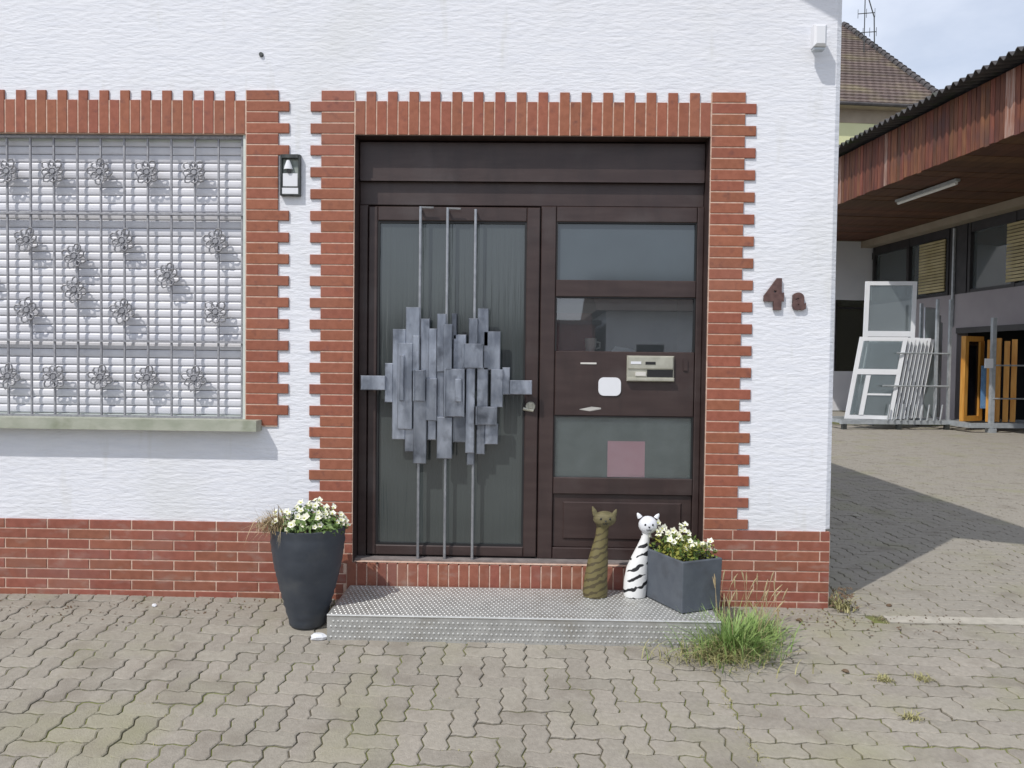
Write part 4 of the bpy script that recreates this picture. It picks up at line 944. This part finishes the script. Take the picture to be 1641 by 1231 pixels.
def build_neighbour_house():
    S0 = 30.0; h = tag(empty('neighbour_house'), 'yellow green house with brown tiled roof behind the workshop', 'house')
    l0, l1, ez = 6.0, 19.4, 11.55; dp = 16.4; k = math.tan(R(38.0)); rz = ez+k*dp/2
    mb = MB(); A = [Y(S0, l0, 0), Y(S0, l1, 0), Y(S0+dp-.6, l1, 0), Y(S0+dp-.6, l0, 0)]; zt = ez-.05
    up = lambda p, z: (p[0], p[1], z)
    for i, j in ((0, 1), (2, 3), (3, 0)): mb.quad(A[i], A[j], up(A[j], zt), up(A[i], zt))
    mb.quad(A[1], A[2], up(A[2], zt), Y(S0+dp/2-.3, l1, rz-.3), up(A[1], zt)); obj('wall', mb, 'cream_wall', h)
    yb('eave_shade_band', (S0-.02, S0, l0, l1, ez-.62, ez-.06), 'eave_board_and_shade', h)  # shadow under the eave, painted as a brown strip on the wall
    yb('eave_soffit', (S0-.45, S0-.02, l0, l1+.4, ez-.09, ez-.05), 'eave_board_and_shade', h)
    mb = MB(); mb.tube([Y(S0-.5, l0, ez-.02), Y(S0-.5, l1+.45, ez-.02)], .07, 8); obj('gutter', mb, 'tile_ridge', h)
    mb = MB(); mb.tube([Y(S0-.45, 18.35, ez-.1), Y(S0-.12, 18.35, ez-.7), Y(S0-.12, 18.35, 2)], .06, 8); obj('downpipe', mb, 'white_upvc', h)
    # tile courses: pantile profile
    n = 30; sl = math.hypot(dp/2+.5, k*(dp/2+.5))/n; ca, sa = math.cos(R(38)), math.sin(R(38))
    for c in range(n):
        mb = MB(); xs = []; l = 14.2
        while l < l1+.45: xs.append(l); l += .075
        for side in (0,):
            P = []
            for l in xs:
                ph = ((l/.3)+.5*(c % 2)) % 1; hh = .035*math.sin(ph*math.pi)**.6
                a = c*sl; b = (c+1)*sl+.03
                for t, lift in ((a, .055+hh), (b, hh*.9), (a, .0+hh*.2)):
                    P.append(Y(S0-.5+t*ca-lift*sa*.3, l, ez+t*sa+lift))
            F = []
            for i in range(len(xs)-1): F += [(3*i, 3*i+3, 3*i+4, 3*i+1), (3*i+2, 3*i+5, 3*i+3, 3*i)]
            mb.add(P, F)
        obj('tile_course', mb, 'tile_brown', h)
    mb = MB(); mb.quad(Y(S0-.5, 5.5, ez-.02), Y(S0-.5, l1+.4, ez-.02), Y(S0+dp/2, l1+.4, rz-.03), Y(S0+dp/2, 5.5, rz-.03)); mb.quad(Y(S0+dp+.4, 5.5, ez-.02), Y(S0+dp+.4, l1+.4, ez-.02), Y(S0+dp/2, l1+.4, rz-.03), Y(S0+dp/2, 5.5, rz-.03)); obj('roof_deck', mb, 'tile_brown', h)
    for c in range(26):
        a = c*(math.hypot(dp/2+.5, k*(dp/2+.5))/26); b = a+.42; mb = MB()
        mb.tube([Y(S0-.5+a*ca, l1+.42, ez+a*sa+.10), Y(S0-.5+b*ca, l1+.42, ez+b*sa+.08)], [.15, .12], 8); obj('verge_tile', mb, 'tile_ridge', h)
    t = tag(empty('roof_antenna', Y(S0+4.6, 18.95, 15.2)), 'thin television antenna mast on the tiled roof', 'antenna')
    mb = MB(); mb.tube([(0, 0, -.8), (0, 0, 4.2)], .022, 6); obj('mast', mb, 'dark_metal', t)
    def yag(z, ln, n_, nm):
        mb = MB(); mb.tube([YM*-ln*.4+Vector((0, 0, z)), YM*ln*.6+Vector((0, 0, z+.1))], .02, 5)
        for i in range(n_): c = YM*(-ln*.4+ln*i/(n_-1))+Vector((0, 0, z+.1*i/(n_-1))); mb.tube([c+Vector((0, 0, -.2)), c+Vector((0, 0, .2))], .012, 4)
        obj(nm, mb, 'dark_metal', t)
    yag(1.25, .95, 4, 'aerial'); yag(2.1, .8, 3, 'aerial')
    mb = MB(); mb.tube([YM*.5+Vector((0, 0, .6)), YM*.45+Vector((0, 0, 2.0)), YM*.1+Vector((0, 0, 3.0))], .026, 6); obj('aerial_boom', mb, 'dark_metal', t)
build_neighbour_house()

# ------------------------------------------------------------------ across the street, mirrored in the door glass
def across_street():
    g = tag(empty('garage', (-4.2, -24, -.25)), 'low red brown boarded garage across the street, mirrored in the clear pane', 'garage')
    n = 42; wdt = 13.2/n; bm = MB().box(-wdt/2+.008, wdt/2-.008, -.03, .03, 0, 3.0).mesh('wall_board', 'red_brown_wood')
    for i in range(n): link('wall_board', bm, g, (-6.6+(i+.5)*wdt, 0, 0))
    mb = MB(); mb.box(-6.6, 6.6, -6, -.04, 0, 2.98); obj('wall', mb, 'red_brown_wood', g)
    mb = MB(); mb.box(-6.8, 6.8, -6.2, .3, 3.0, 3.14); obj('roof', mb, 'corrugated', g)
    for x in (-3.6, 0, 3.6): box('garage_door', (x-1.25, x+1.25, .032, .08, .05, 2.3), 'dark_frame', g)
    h = tag(empty('low_house', (7.4, -24, -.25)), 'grey low house across the street, mirrored in the door glass', 'house')
    mb = MB(); mb.box(-4.6, 4.6, -8, 0, 0, 3.6); obj('wall', mb, 'yard_white', h)
    mb = MB(); mb.add([(-5, .5, 3.5), (5, .5, 3.5), (5, -8.5, 3.5), (-5, -8.5, 3.5), (-5, -4, 5.2), (5, -4, 5.2)], [(0, 1, 5, 4), (3, 4, 5, 2), (0, 4, 3), (1, 2, 5), (0, 3, 2, 1)]); obj('roof', mb, 'tile_brown', h)
    for x in (-3, 0, 3): w_ = box('window', (x-.6, x+.6, .001, .05, 1.1, 2.4), 'white_upvc', h); box('pane', (x-.5, x+.5, .051, .06, 1.2, 2.3), 'glass_dark', w_)
across_street()
